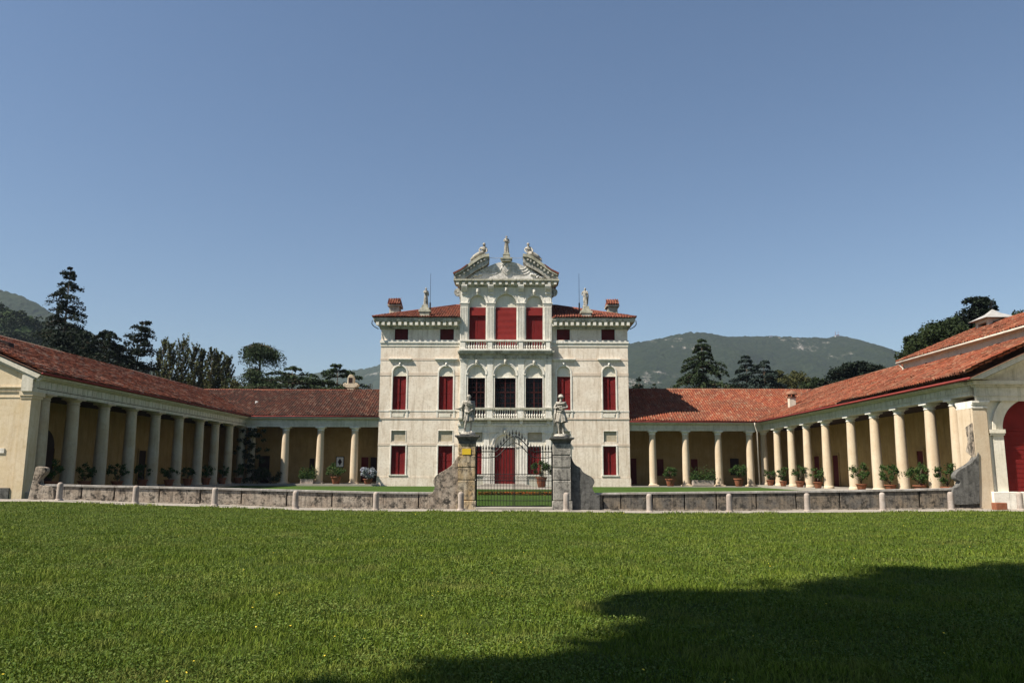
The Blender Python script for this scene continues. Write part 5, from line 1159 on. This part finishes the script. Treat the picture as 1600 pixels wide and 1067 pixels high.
def conifer(name, label, X, Y, z0, zt, R, mat, tiers=16, per=9, leaf=.3, droop=.25, ragged=.3, prof=1.0, n_b=70, zb=None, group=None, weep=0., width=.24, topr=.06, lean=0., gap=0., thick=.05):
    o = thing(name, (X, Y, z0), label, 'tree', group); H = zt-z0; zb = zb if zb is not None else z0+H*.12
    m = MB(); m.tube([(X, Y, z0-.5), (X+lean*.5, Y, z0+H*.5), (X+lean, Y, zt-.2)], .012*H+.1, 8, .03)
    out = []; br = []
    for t_ in range(tiers):
        f_ = (t_+RNG.uniform(-.2, .2))/max(1, tiers-1); f_ = min(max(f_, 0), 1); z = zb+(zt-zb)*f_
        L0 = R*((1-f_)**prof)+topr*R
        for k in range(max(3, int(per*(1-.5*f_)))):
            a = RNG.uniform(0, 2*math.pi); L = L0*(1+ragged*RNG.uniform(-1, .6))
            if RNG.uniform() < gap: continue
            dr = np.array([math.cos(a), math.sin(a)]); xb_ = X+lean*f_
            tip = (xb_+dr[0]*L, Y+dr[1]*L, z-droop*L*(.6 if f_ > .8 else 1)+RNG.uniform(-.3, .3))
            m.tube([(xb_, Y, z), (xb_+dr[0]*L*.5, Y+dr[1]*L*.5, z+.04*L-droop*L*.2), tip], .02*L+.03, 4, .015)
            nn_ = int(n_b*(.35+L/R)); s_ = RNG.uniform(.12, 1.05, nn_)**.8
            w_ = width*L*(1.15-s_)+.12; lat = RNG.normal(0, .5, nn_)*w_
            zz_ = z+(.08*L*np.sin(s_*math.pi))-droop*L*s_**1.8+RNG.normal(0, thick*L+.06, nn_)-np.abs(RNG.normal(0, 1, nn_))*weep*L*.35*s_
            out.append(np.stack([xb_+dr[0]*L*s_-dr[1]*lat, Y+dr[1]*L*s_+dr[0]*lat, zz_], -1)); br.append(np.full(nn_, RNG.uniform(0, 1)))
    m.build('trunk', BARK, o, True); C_ = np.concatenate(out); foliage('crown', C_, leaf, mat, o, flat=.35, bright=np.concatenate(br)); return o
def top(px, py, Y): return W(px, py, Y)
gT = 'trees beyond the buildings'
x, z = top(110, 419, 105); conifer('spruce_tree', 'very tall dark ragged spruce behind the left wing', x, 105, -1, z, 4.1, L_SPR, 40, 10, .30, .15, .5, .62, 110, zb=8, group=gT, width=.26, gap=.18, topr=.12)
x, z = top(118, 505, 103); broadleaf('dark_tree', 'dark dense tree at the foot of the tallest spruce', x, 103, -1, z, 5.6, L_SPR, 110, 230, .45, zb=4, group=gT)
x, z = top(170, 519, 100); conifer('yew_tree', 'dark rounded conifer between the tallest spruce and the leaning one', x, 100, -1, z, 4.8, L_SPR, 22, 11, .38, .25, .3, .55, 130, zb=5, group=gT, width=.35, topr=.2)
x, z = top(222, 504, 102); conifer('spruce_tree', 'dark ragged conifer with a leaning crown, left of the poplars', x-1.6, 102, -1, z, 3.2, L_SPR, 26, 9, .32, -.05, .5, .6, 110, zb=5, group=gT, width=.4, lean=1.8, gap=.12, topr=.25)
x, z = top(200, 560, 101); broadleaf('dark_tree', 'dark low tree under the leaning conifer', x, 101, -1, z, 5.0, L_SPR, 90, 220, .45, zb=3, group=gT)
for k, (px, py, R, Y_) in enumerate([(256,534,1.7,112),(268,540,1.6,110),(288,535,2.2,113),(306,545,1.8,111),(318,552,1.7,114),(332,551,1.8,110),(344,556,1.8,113),(356,562,1.9,111)]):
    x, z = top(px, py, Y_)
    conifer('poplar_tree', ['leftmost poplar of the row, thin and pale','second poplar from the left of the row','tallest broad poplar of the row, third from the left','fourth poplar from the left of the row','fifth poplar from the left, slightly lower','sixth poplar of the row, behind the left wing ridge','seventh poplar of the row, second from the right end','rightmost poplar of the row, nearest the umbrella cedar'][k], x, Y_, -1, z, R*.72, L_POP, 40, 6, .30, -2.0, .35, .30, 60, zb=2, group='row of poplars behind the left wing', width=.34, topr=.06)
x, z = top(300, 598, 116); broadleaf('dark_tree', 'rounded green tree filling in below the poplars', x, 116, -1, z, 6.5, L_POP, 110, 200, .36, zb=2, group=gT)
x, z = top(375, 588, 109); broadleaf('dark_tree', 'low olive green bush-like tree between poplars and umbrella cedar', x, 109, -1, z, 4.6, L_OLI, 90, 200, .36, zb=3, group=gT)
# umbrella cedar: flat domed crown on a bare trunk
Y_ = 112; x, z = top(408, 531, Y_); o = thing('umbrella_cedar', (x, Y_, -1), 'tall cedar with a drooping umbrella crown on a bare trunk', 'tree', gT)
m = MB(); m.tube([(x,Y_,-1.5),(x+.1,Y_,8),(x,Y_,z-1)], .45, 8, .12); out = []; br = []
for k in range(30):
    a = RNG.uniform(0, 2*math.pi); L = RNG.uniform(.4, 1.)*3.4*(1 if math.cos(a) > 0 else .8); zt_ = z-.25-.05*L*L-RNG.uniform(0, .6)
    m.tube([(x,Y_,z-2.2),(x+.5*L*math.cos(a),Y_+.5*L*math.sin(a),zt_-.1),(x+L*math.cos(a),Y_+L*math.sin(a),zt_-.5)], .07, 4, .02)
    n_ = 330; s_ = RNG.uniform(.25, 1.1, n_); wv = RNG.normal(0, .45, n_)
    out.append(np.stack([x+L*s_*math.cos(a)-wv*math.sin(a), Y_+L*s_*math.sin(a)+wv*math.cos(a), zt_-.5*L*(s_**2.5)*.6-np.abs(RNG.normal(0, .45+.65*s_, n_))], -1)); br.append(np.full(n_, RNG.uniform()))
for zc0, Ls_, cnt in ((z-4.6, 4.3, 6), (z-6.0, 4.8, 12), (z-7.4, 5.4, 18)):
    for k in range(cnt):
        a = RNG.uniform(0, 2*math.pi); L = Ls_*RNG.uniform(.5, 1.)*(1 if math.cos(a) < 0 else .9); zt_ = zc0+RNG.uniform(-.4, .5)
        m.tube([(x,Y_,zc0),(x+.5*L*math.cos(a),Y_+.5*L*math.sin(a),zt_+.3),(x+L*math.cos(a),Y_+L*math.sin(a),zt_-.3)], .09, 4, .02)
        n_ = 330; s_ = RNG.uniform(.2, 1.1, n_); wv = RNG.normal(0, .4, n_)
        out.append(np.stack([x+L*s_*math.cos(a)-wv*math.sin(a), Y_+L*s_*math.sin(a)+wv*math.cos(a), zt_+.2-.5*s_**2-np.abs(RNG.normal(0, .5, n_))], -1)); br.append(np.full(n_, RNG.uniform()))
m.build('trunk', BARK, o, True); foliage('crown', np.concatenate(out), .26, L_CED, o, bright=np.concatenate(br))
x, z = top(457, 577, 108); conifer('cedar_tree', 'spreading cedar with long level branches right of the umbrella cedar', x, 108, -1, z, 6.4, L_CED, 13, 12, .30, .0, .4, .5, 240, thick=.018, zb=7, group=gT, width=.2, topr=.25, gap=.15)
x, z = top(528, 572, 112); conifer('cedar_tree', 'small dark cedar behind the stone chimney left of the villa', x, 112, -1, z, 4.8, L_CED, 9, 11, .30, .05, .35, .6, 230, thick=.02, zb=9.5, group=gT, width=.2, topr=.2)
x, z = top(996, 588, 125); broadleaf('cypress_tree', 'small dark cypress right beside the villa wall', x, 125, -1, z, 1.5, L_SPR, 90, 110, .3, zb=2, group=gT, cr=.5)
x, z = top(1022, 600, 122); conifer('conifer_tip', 'tip of a young conifer just above the rear roof', x, 122, -1, z, 2.2, L_CED, 12, 6, .25, -.3, .3, .8, 50, zb=6, group=gT)
x, z = top(1101, 532, 116); conifer('cedar_tree', 'large dark cedar above the right rear roof', x, 116, -1, z, 8.0, L_CED, 20, 13, .30, .20, .45, 1.0, 260, thick=.024, zb=8, group=gT, width=.22, lean=-.5, topr=.08, gap=.05)
x, z = top(1165, 557, 120); conifer('blue_cedar', 'blue-grey cedar right of the large dark cedar', x, 120, -1, z, 5.6, L_BLU, 16, 12, .30, .10, .5, .95, 240, thick=.024, zb=8, group=gT, width=.2, topr=.1)
x, z = top(1193, 566, 119); conifer('blue_cedar', 'second blue-grey cedar, before the olive green tree', x, 119, -1, z, 5.4, L_BLU, 15, 12, .30, .06, .5, .75, 240, thick=.024, zb=8, group=gT, width=.2, topr=.15)
for k, (px, py, R, Y_, mt) in enumerate([(1215,571,4.2,126,L_OLI),(1243,574,4.4,128,L_OLI),(1265,583,3.6,125,L_OAK),(1283,588,3.,124,L_OAK)]):
    x, z = top(px, py, Y_); broadleaf('leafy_tree', ['olive green tree touching the second blue cedar','olive brown rounded tree in the middle of the group','dark green tree behind the tiled chimney','small dark tree at the foot of the mountain, behind the right roof ridge'][k], x, Y_, -1, z, R*1.1, mt, 120, 200, .36, zb=4, group=gT)
x, z = top(1345, 571, 122); conifer('pine_tree', 'dark pine crown just above the right wing ridge', x, 122, -1, z, 5.4, L_SPR, 14, 14, .38, .05, .25, .35, 200, zb=12.5, group=gT, width=.3, topr=.3)
Y_ = 92; x, z = top(1478, 487, Y_); broadleaf('holm_oak', 'big dark broad-crowned oak behind the right wing', x, Y_, -1, z, 6.2, L_OAK, 260, 260, .32, zb=7, group=gT, cr=.20)
x, z = top(1436, 520, 93); broadleaf('holm_oak', 'left lobe of dark oak foliage, lower tree beside the big oak', x, 93, -1, z, 2.8, L_OAK, 90, 170, .3, zb=8, group=gT, cr=.33)
x, z = top(1456, 505, 93); broadleaf('holm_oak', 'middle lobe of dark oak foliage rising toward the belfry', x, 93, -1, z, 3.4, L_OAK, 130, 190, .3, zb=9, group=gT, cr=.28)
x, z = top(1424, 536, 94); broadleaf('holm_oak', 'small leafy tree at the left edge of the oak group', x, 94, -1, z, 1.7, L_OAK, 44, 130, .28, zb=8, group=gT, cr=.4)
x, z = top(1528, 468, 96); conifer('pine_tree', 'conifer top rising out of the big oak beside the belfry', x, 96, -1, z, 2.8, L_SPR, 30, 10, .36, -.1, .35, .4, 130, zb=12, group=gT, topr=.3, width=.35)
x, z = top(1585, 484, 98); broadleaf('leafy_tree', 'dark tree crown right of the belfry', x, 98, -1, z, 5., L_OAK, 150, 200, .32, zb=8, group=gT)
# shade trees behind the photographer (cast the shadow on the field)
def caster(label, sx, sy, hz, R, rz, n_cl, n_per):
    t = hz/(-SUN.z); X, Y_ = sx-SUN.x*t, sy-SUN.y*t
    return broadleaf('shade_tree', label, X, Y_, -.2, hz+rz, R, L_OAK, n_cl, n_per, .55, zb=hz-rz, group='shade trees')
big = caster('large leafy tree left of the viewpoint, shading the right of the field', 9.6, 9.9, 22., 7.0, 3.0, 150, 150)
t = 18./(-SUN.z); lx, ly = 3.6-SUN.x*t, 9.6-SUN.y*t
cs = []; rs = []
for k in range(52):
    d = RNG.normal(size=3); d /= np.linalg.norm(d); q_ = RNG.uniform(.2, 1)**.5; cs.append((lx+d[0]*3.0*q_, ly+d[1]*2.6*q_, 18+d[2]*1.3*q_)); rs.append(RNG.uniform(.5, .9))
C_, br = clumps(cs, rs, 120, .6); foliage('crown', C_, .5, L_OAK, big, bright=br)
caster('second leafy tree left of the viewpoint, shading the near grass', 1.9, 4.9, 19., 4.4, 1.4, 80, 130)
# ---------------- pots and bushes
def pot(label, X, Y, Z, ph, pr, fh, fr, mat=L_POT, n_=900, leaf=.11, name='potted_plant', group='potted plants in the court', potm=TERRA, cr=.35, standard=False):
    fh *= random.uniform(.82, 1.18); fr *= random.uniform(.85, 1.18); ph *= random.uniform(.9, 1.1)
    o = thing(name, (X, Y, Z), label, 'potted plant', group)
    m = MB(); m.lathe(X, Y, [(pr*.62, Z), (pr*.66, Z+.02), (pr*.93, Z+ph*.86), (pr*1.06, Z+ph*.87), (pr*1.06, Z+ph), (pr*.92, Z+ph), (pr*.9, Z+ph*.93)], 18); m.build('pot', potm, o, True, auto=40)
    zc = Z+ph+fh*.5; cs = []; rs = []
    for i in range(16):
        d = RNG.normal(size=3); d /= np.linalg.norm(d); k = RNG.uniform(.3, 1)**.5
        cs.append((X+d[0]*fr*.75*k, Y+d[1]*fr*.75*k, zc+d[2]*fh*.40*k)); rs.append(fr*cr*RNG.uniform(.7, 1.2))
    s = MB(); s.tube([(X,Y,Z+ph*.8),(X+.02,Y,Z+ph+fh*.2)], .035, 6)
    for c_ in cs[:9]: s.tube([(X,Y,Z+ph+.05),((X+c_[0])/2,(Y+c_[1])/2,(Z+ph+c_[2])/2+.05),c_], .014, 4)
    s.build('stems', BARK, o, True); C_, br = clumps(cs, rs, n_//16, .5); foliage('leaves', C_, leaf, mat, o, bright=br); return o
# right wing row: (px centre, py pot base, crown height m, radius)
rp = [(1203.7,757,1.5,.75,'first lemon pot of the right wing, in its far corner'),(1224,757,1.7,.8,'second lemon pot from the far corner of the right wing'),(1250,758,1.5,.8,'third lemon pot from the far corner of the right wing'),(1278,760,1.5,.8,'fourth lemon pot of the right wing, between slender columns'),
      (1346,763,1.9,1.0,'full lemon bush in the middle of the right wing colonnade'),(1391,764,1.75,.95,'lemon bush behind the third column from the near end of the right wing'),(1437,766,1.7,.95,'lemon bush behind the second column from the near end of the right wing'),(1480,766,1.9,.9,'lemon bush nearest the slender scroll wall of the right wing')]
for px, py, fh, fr, lb in rp:
    X = 26.35; Y_ = Yof(px, 755, X)
    big = px > 1300
    if big: X = 26.35; Y_ = Yof(px, 758, X)
    pot(lb, X, Y_, .22, random.uniform(.46, .62), random.uniform(.32, .42), fh*(1.0 if not big else .92), fr*1.05, n_=1300 if big else 900, leaf=.13)
for px, fh, fr, lb in ((1047.5,1.55,.95,'round lemon bush in a terracotta pot before the first right rear bay'),(1154.5,1.6,1.0,'round lemon bush in a terracotta pot before the third right rear bay')):
    X, _ = W(px, 757, 86.9); pot(lb, X, 86.9, .08, .78, .52, fh, fr*1.2, n_=1300, leaf=.15)
X, _ = W(525.5, 757, 87.0); pot('wide green bush in a terracotta pot before the left rear colonnade', X, 86.8, .2, .76, .55, 1.5, 1.35, n_=1300, leaf=.15)
X, _ = W(580, 757, 87.0); pot('pale blue hydrangea in a pot against the left villa corner', X-.3, 86.6, .2, .5, .5, 1.6, 1.15, mat=L_HYD, n_=1500, leaf=.2)
X, Z = W(846, 757, 82.); zz = float(lawnz(82.)); pot('olive-like bush in a terracotta pot right of the villa steps', X, 82., zz+.03, .95, .56, 1.65, 1.6, mat=L_POT, n_=3200, leaf=.14)
def trough(label, pxa, pxb, Y_, col):
    xa_, xb_ = W(pxa, 757, Y_)[0], W(pxb, 757, Y_)[0]; o = thing('stone_trough', ((xa_+xb_)/2, Y_, .15), label, 'planter', 'stone troughs')
    MB().box(xa_, xb_, Y_-.35, Y_+.35, .15, .72).build('trough', BOLL, o, bevel=.04)
    C_ = np.stack([RNG.uniform(xa_-.2, xb_+.2, 1400), RNG.uniform(Y_-.5, Y_+.4, 1400), .75+np.abs(RNG.normal(0, .5, 1400))], -1); foliage('plants', C_, .15, L_POT, o)
trough('low pinkish stone trough with plants in the second right rear bay', 1082, 1115, 87.1, 0)
trough('low stone trough with plants in the second left rear bay', 470, 490, 87.1, 0)
lp = [(80,49.9),(132,53.8),(183,57.7),(222,61.5),(264,66.2),(293,70.3),(322,74.3),(347,78.),(372,81.8)]
ln_ = ['nearest shaded pot of the left wing, by the engaged column','second shaded pot along the left wing','third shaded pot along the left wing','fourth shaded pot along the left wing, beside a bushy neighbour','fifth shaded pot along the left wing','sixth shaded pot along the left wing','seventh shaded pot along the left wing','eighth shaded pot along the left wing','farthest shaded pot of the left wing, near the climber']
for (px, Y_), lb in zip(lp, ln_): pot(lb, -30.0, Yof(px, 750, -30.0), .24, .6, .42, 1.35, .85, n_=900, leaf=.13)
for px, Y_, h_, r_p, lb in ((402,86.6,1.8,1.6,'dark shrub bed at the foot of the corner climber'),(423,87.2,1.6,1.5,'dark shrub beside the first left rear column')):
    X, _ = W(px, 757, Y_); o = thing('shrub', (X, Y_, .15), lb, 'shrub')
    s = MB()
    for k in range(7): s.tube([(X,Y_,.1),(X+random.uniform(-.8,.8),Y_+random.uniform(-.4,.4),h_*.8)], .03, 4)
    s.build('stems', BARK, o); C_, br = clumps([(X+RNG.uniform(-.6,.6)*r_p, Y_+RNG.uniform(-.4,.4), RNG.uniform(.3, 1)*h_) for _ in range(16)], [.5]*16, 90, .5); foliage('leaves', C_, .16, L_OAK, o, bright=br)
# climber on the corner columns
X, _ = W(391, 700, 87.4); o = thing('climbing_plant', (X, 87.4, .2), 'dark leafy climber covering the corner column of the left rear colonnade', 'climber')
s = MB(); n_ = 3800; C_ = []
for k in range(9):
    a0 = random.uniform(0, 6.3); s.tube([(X+.55*math.cos(a0+t*2), 87.5+.55*math.sin(a0+t*2), .1+t*5.8) for t in np.linspace(0, 1, 8)], .03, 4)
s.build('stems', BARK, o, True)
cs = [(X+RNG.normal(0, .75), 87.3+RNG.normal(0, .3), RNG.uniform(.3, 6.1)) for _ in range(60)]; C_, br = clumps(cs, [.42]*60, 75, .5); foliage('leaves', C_, .2, L_OAK, o, bright=br)
# orange flower bed inside the gate
xa_, xb_ = q2(690, 880, 60)[0], q2(1085, 880, 60)[0]
n_ = 5000; Xf = RNG.uniform(xa_-.6, xb_+.8, n_); Yf_ = 59.+RNG.uniform(-.35, .35, n_)*(1+.3*np.sin(Xf*2)); Zf = lawnz(Yf_)+RNG.uniform(0, .22, n_)
V_, F_ = leafquads(np.stack([Xf, Yf_, Zf], -1), .11, .5); rr = np.where((Zf-lawnz(Yf_) > .10) & (vnoise(Xf*5, Yf_*5, 8) > .52), RNG.uniform(.5, 1, n_), RNG.uniform(0, .3, n_))
tag(npmesh('flower_bed', V_, F_, L_FLO, None, rnd=rr), 'strip of orange bedding flowers on the lawn seen through the gate', 'flower bed', kind='stuff')
# ================================================================== HILLS
def fbm(x, y, o_=5, seed=0): return sum(vnoise(x*2**k, y*2**k, seed+k)/2**k for k in range(o_))/2-.5
def mountain(name, prof, D, depth, mat, nx_, ny_, rough, tree, seed, ext=(0, 0)):
    px = np.array([p[0] for p in prof], float); pp = [W(p[0], p[1], D) for p in prof]; Xp = np.array([p[0] for p in pp]); Zp = np.array([p[1] for p in pp])
    xs = np.linspace(Xp[0]-ext[0], Xp[-1]+ext[1], nx_); ridge_ = np.interp(xs, Xp, Zp); ts = np.concatenate([np.linspace(0, 1, ny_), [1.15, 1.5]])
    XX, TT = np.meshgrid(xs, ts); RR = np.broadcast_to(ridge_, XX.shape)
    YY = D-depth+depth*np.minimum(TT, 2); shape = np.where(TT <= 1, TT**.85, 1-(TT-1)*1.6)
    ZZ = RR*shape; w = np.sin(np.clip(TT, 0, 1)*math.pi)
    ZZ = ZZ+w*rough*fbm(XX/(rough*3.5), YY/(rough*5), 4, seed)*2+tree*fbm(XX/(tree*1.1), YY/(tree*1.1), 3, seed+9)*1.2
    XX = XX+w*rough*.5*fbm(XX/(rough*2), YY/(rough*3), 3, seed+5)
    ZZ[0] = -5
    i_ = np.arange(XX.size).reshape(XX.shape); Q_ = np.stack([i_[:-1,:-1], i_[:-1,1:], i_[1:,1:], i_[1:,:-1]], -1).reshape(-1, 4)
    return tag(npmesh(name, np.stack([XX, YY, ZZ], -1).reshape(-1, 3), Q_, mat, smooth=True), kind='structure')
def hill_mat(name, s, rock, amt, ga=(.022,.040,.016), gb=(.050,.072,.028)):
    n = N(name, 1., .05); c = n.mix(n.ramp(n.noise(.04*s, 8, rough=.7), [(.35, 0.), (.65, 1.)]), ga, gb)
    c = n.mix(n.ramp(n.noise(.25*s, 5, rough=.8), [(.45, 0.), (.65, .7)]), c, tuple(q*.45 for q in ga))
    a = n.ramp(n.noise(.005*s, 7, rough=.72), [(.575, 0.), (.63, 1.)]); b = n.ramp(n.noise(.03*s, 6, st=(1.5, .3, .7), rough=.78), [(.49, 0.), (.58, 1.)])
    c = n.mix(n.math('MULTIPLY', n.math('MULTIPLY', a, b), amt), c, rock); n.col(c); n.bump(n.noise(.12*s, 5), 2.5/s); return n.m
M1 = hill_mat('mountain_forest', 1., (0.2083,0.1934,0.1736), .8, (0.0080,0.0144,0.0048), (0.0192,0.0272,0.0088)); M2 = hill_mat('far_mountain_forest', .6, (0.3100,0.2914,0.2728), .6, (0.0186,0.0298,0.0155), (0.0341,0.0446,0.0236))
mountain('mountain', [(930,560),(984,536.5),(1000,533.5),(1020,531),(1042,526),(1060,522),(1080,519),(1100,519),(1112,521),(1130,525),(1150,526.5),(1180,525),(1210,525),(1250,527),(1290,528),(1300,526),(1312,525),(1325,527),(1345,533),(1370,543),(1400,551),(1430,560),(1480,585),(1560,620)], 2600, 1000, M1, 620, 200, 120, 9, 3)
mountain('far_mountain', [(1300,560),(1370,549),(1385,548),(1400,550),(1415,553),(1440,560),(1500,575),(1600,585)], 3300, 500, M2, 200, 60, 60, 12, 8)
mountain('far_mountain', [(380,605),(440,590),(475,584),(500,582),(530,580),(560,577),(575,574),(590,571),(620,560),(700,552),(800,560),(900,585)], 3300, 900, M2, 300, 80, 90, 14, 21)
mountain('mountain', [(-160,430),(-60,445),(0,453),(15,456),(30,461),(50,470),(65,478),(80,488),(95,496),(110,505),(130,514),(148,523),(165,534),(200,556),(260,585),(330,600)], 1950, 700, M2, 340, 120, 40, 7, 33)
# near wooded hill on the far left
hp = [(-150,440),(-60,458),(0,468),(12,473),(25,478),(40,483),(52,488),(62,494),(72,503),(82,515),(100,532),(140,560),(200,600)]
mountain('wooded_hill', [(a, b+9) for a, b in hp], 420, 160, hill_mat('near_hill_soil', 4., (.02,.035,.012), 0.), 90, 40, 10, 3, 44)
hx = np.array([W(a, b, 420)[0] for a, b in hp]); hzp = np.array([W(a, b, 420)[1] for a, b in hp])
cs = []; rs = []
for k in range(1500):
    t = RNG.uniform(.25, 1)**.7; X = RNG.uniform(hx[0], hx[-1]); Zr = np.interp(X, hx, hzp); cs.append((X, 260+160*t, (Zr-3)*t**.85+RNG.uniform(-2, 1.2))); rs.append(RNG.uniform(2.2, 4.2))
C_, br = clumps(cs, rs, 60, .8)
tag(foliage('hillside_wood', C_, 1.5, leaf_mat('hill_leaves', (.008,.015,.006), (.016,.028,.009), (.030,.043,.015)), None, bright=br), 'dense dark green wood covering the near hillside at far left', 'wood', kind='stuff')
# tiny hilltop buildings
for px, py, w_, h_, lb in ((1204, 526.5, 11, 3, 'tiny white house on the mountain crest'), (1308, 525.5, 14, 5, 'tiny white chapel with masts on the mountain shoulder')):
    X, Z = W(px, py, 2590); o = thing('hilltop_building', (X, 2590, Z-6), lb, 'building')
    MB().box(X-w_/2, X+w_/2, 2585, 2597, Z-8, Z+h_*.4).build('wall', WHITEP, o)
    MB().prism([(X-w_/2-1, Z+h_*.4), (X+w_/2+1, Z+h_*.4), (X, Z+h_*.9)], 2584, 2598).build('roof', TERRA, o)
    if w_ == 14:
        for q_ in (-5, 4): MB().tube([(X+q_, 2590, Z), (X+q_, 2590, Z+16)], .7, 5).build('mast', TERRA, o)
# ================================================================== GRASS on the field
def blades(n_, ymin, ymax, h0, w0, seed, margin=3.):
    y = np.exp(RNG.uniform(math.log(ymin), math.log(ymax), n_)); hw2 = (y*.665+margin)
    x = RNG.uniform(-1, 1, n_)*hw2-y*.008
    # clumping
    cl = np.array(vnoise(x*1.7, y*1.7, seed)*.6+vnoise(x*5, y*5, seed+3)*.4); keep = RNG.uniform(0, 1, n_) < .45+.75*cl; x, y, cl = x[keep], y[keep], cl[keep]; n_ = len(x)
    z = G(x, y)-.005; sc = 1+np.maximum(0, y-9)*.035
    h = h0*(.45+1.0*RNG.uniform(0, 1, n_)**1.6)*(.6+.8*cl)*np.minimum(sc, 1.25); w = w0*sc*RNG.uniform(.6, 1.3, n_)
    a = RNG.uniform(0, 2*math.pi, n_); ca, sa = np.cos(a), np.sin(a); ln = h*RNG.uniform(.15, 1.0, n_); b_ = RNG.uniform(0, 2*math.pi, n_); lx, ly = ln*np.cos(b_), ln*np.sin(b_)
    P0 = np.stack([x-ca*w/2, y-sa*w/2, z], -1); P1 = np.stack([x+ca*w/2, y+sa*w/2, z], -1)
    P2 = np.stack([x-ca*w*.4+lx*.35, y-sa*w*.4+ly*.35, z+h*.6], -1); P3 = np.stack([x+ca*w*.4+lx*.35, y+sa*w*.4+ly*.35, z+h*.6], -1); P4 = np.stack([x+lx, y+ly, z+h*(1-.35*(ln/h)**2)], -1)
    V_ = np.stack([P0, P1, P3, P2, P4], 1).reshape(-1, 3); k = np.arange(n_)*5
    q_ = np.stack([k, k+1, k+2, k+3], -1); t_ = np.stack([k+3, k+2, k+4], -1); r = np.clip(RNG.uniform(0, 1, n_)*.75+cl*.3, 0, 1)
    return V_, q_, t_, np.concatenate([r, r])
GM = leaf_mat('grass_blades', (0.0433,0.0798,0.0057), (0.1003,0.1482,0.0125), (0.2166,0.2451,0.0456), (0.1710,0.1710,0.0513))
V_, q_, t_, r = blades(720000, 4.6, 43.9, .066, .0085, 5)
tag(npmesh('field_grass', V_, [q_, t_], GM, None, rnd=r), 'short green meadow grass covering the field before the wall', 'grass', kind='stuff')
# broad weed leaves and small flowers
n_ = 300000; y = np.exp(RNG.uniform(math.log(4.6), math.log(40), n_)); x = RNG.uniform(-1, 1, n_)*(y*.665+3)
k_ = vnoise(x*1.1, y*1.1, 77)+.5*vnoise(x*4, y*4, 7) > .62; x, y = x[k_], y[k_]; C_ = np.stack([x, y, G(x, y)+RNG.uniform(.02, .065, len(x))], -1)
V_, F_ = leafquads(C_, .020*(1+y*.05), .45); tag(npmesh('field_weeds', V_, F_, leaf_mat('weed_leaves', (.040,.074,.009), (.080,.126,.020), (.16,.19,.055)), None, rnd=RNG.uniform(0, 1, len(x))), 'low clover and weed leaves scattered among the field grass', 'weeds', kind='stuff')
n_ = 260; y = np.exp(RNG.uniform(math.log(6), math.log(42), n_)); x = RNG.uniform(-1, 1, n_)*(y*.665+2); C_ = np.stack([x, y, G(x, y)+.09], -1)
V_, F_ = leafquads(C_, .018*(1+y*.03), .9); tag(npmesh('field_flowers', V_, F_, N('yellow_petals', .8).col((.65,.50,.05)).m), 'tiny yellow and pale wild flowers dotted over the field', 'wild flowers', kind='stuff')
# grass tufts along the foot of the wall
n_ = 3500; x = RNG.uniform(-25, 27, n_); kk = vnoise(x*1.3, x*0, 5) > .45; x = x[kk]; n_ = len(x); y = 44.3+RNG.normal(0, .22, n_)+.2*np.sin(x*.9); z = gline(x); h = RNG.uniform(.06, .17, n_); a = RNG.uniform(0, 6.39, n_)
P0 = np.stack([x-.02, y, z], -1); P1 = np.stack([x+.02, y, z], -1); P2 = np.stack([x+h*.5*np.cos(a), y+h*.5*np.sin(a), z+h], -1)
V_ = np.stack([P0, P1, P2], 1).reshape(-1, 3); tag(npmesh('wall_grass', V_, np.arange(3*n_).reshape(n_, 3), GM, None, rnd=RNG.uniform(.2, 1, n_)), 'taller grass tufts fringing the gravel along the wall', 'grass', kind='stuff')
# ================================================================== HAZE
hz_ = MB(); hz_.box(-6800, 6800, -6800, 6800, -8, 475)
hm = bpy.data.materials.new('haze'); hm.use_nodes = True; t_ = hm.node_tree; t_.nodes.clear(); ov = t_.nodes.new('ShaderNodeOutputMaterial'); pv = t_.nodes.new('ShaderNodeVolumePrincipled')
pv.inputs['Color'].default_value = (.37, .45, .57, 1); pv.inputs['Density'].default_value = HAZE if 'HAZE' in globals() else .000105; pv.inputs['Anisotropy'].default_value = .0; t_.links.new(pv.outputs[0], ov.inputs['Volume'])
tag(hz_.build('haze', hm), kind='stuff', label='pale blue summer haze over the far hills', cat='haze')
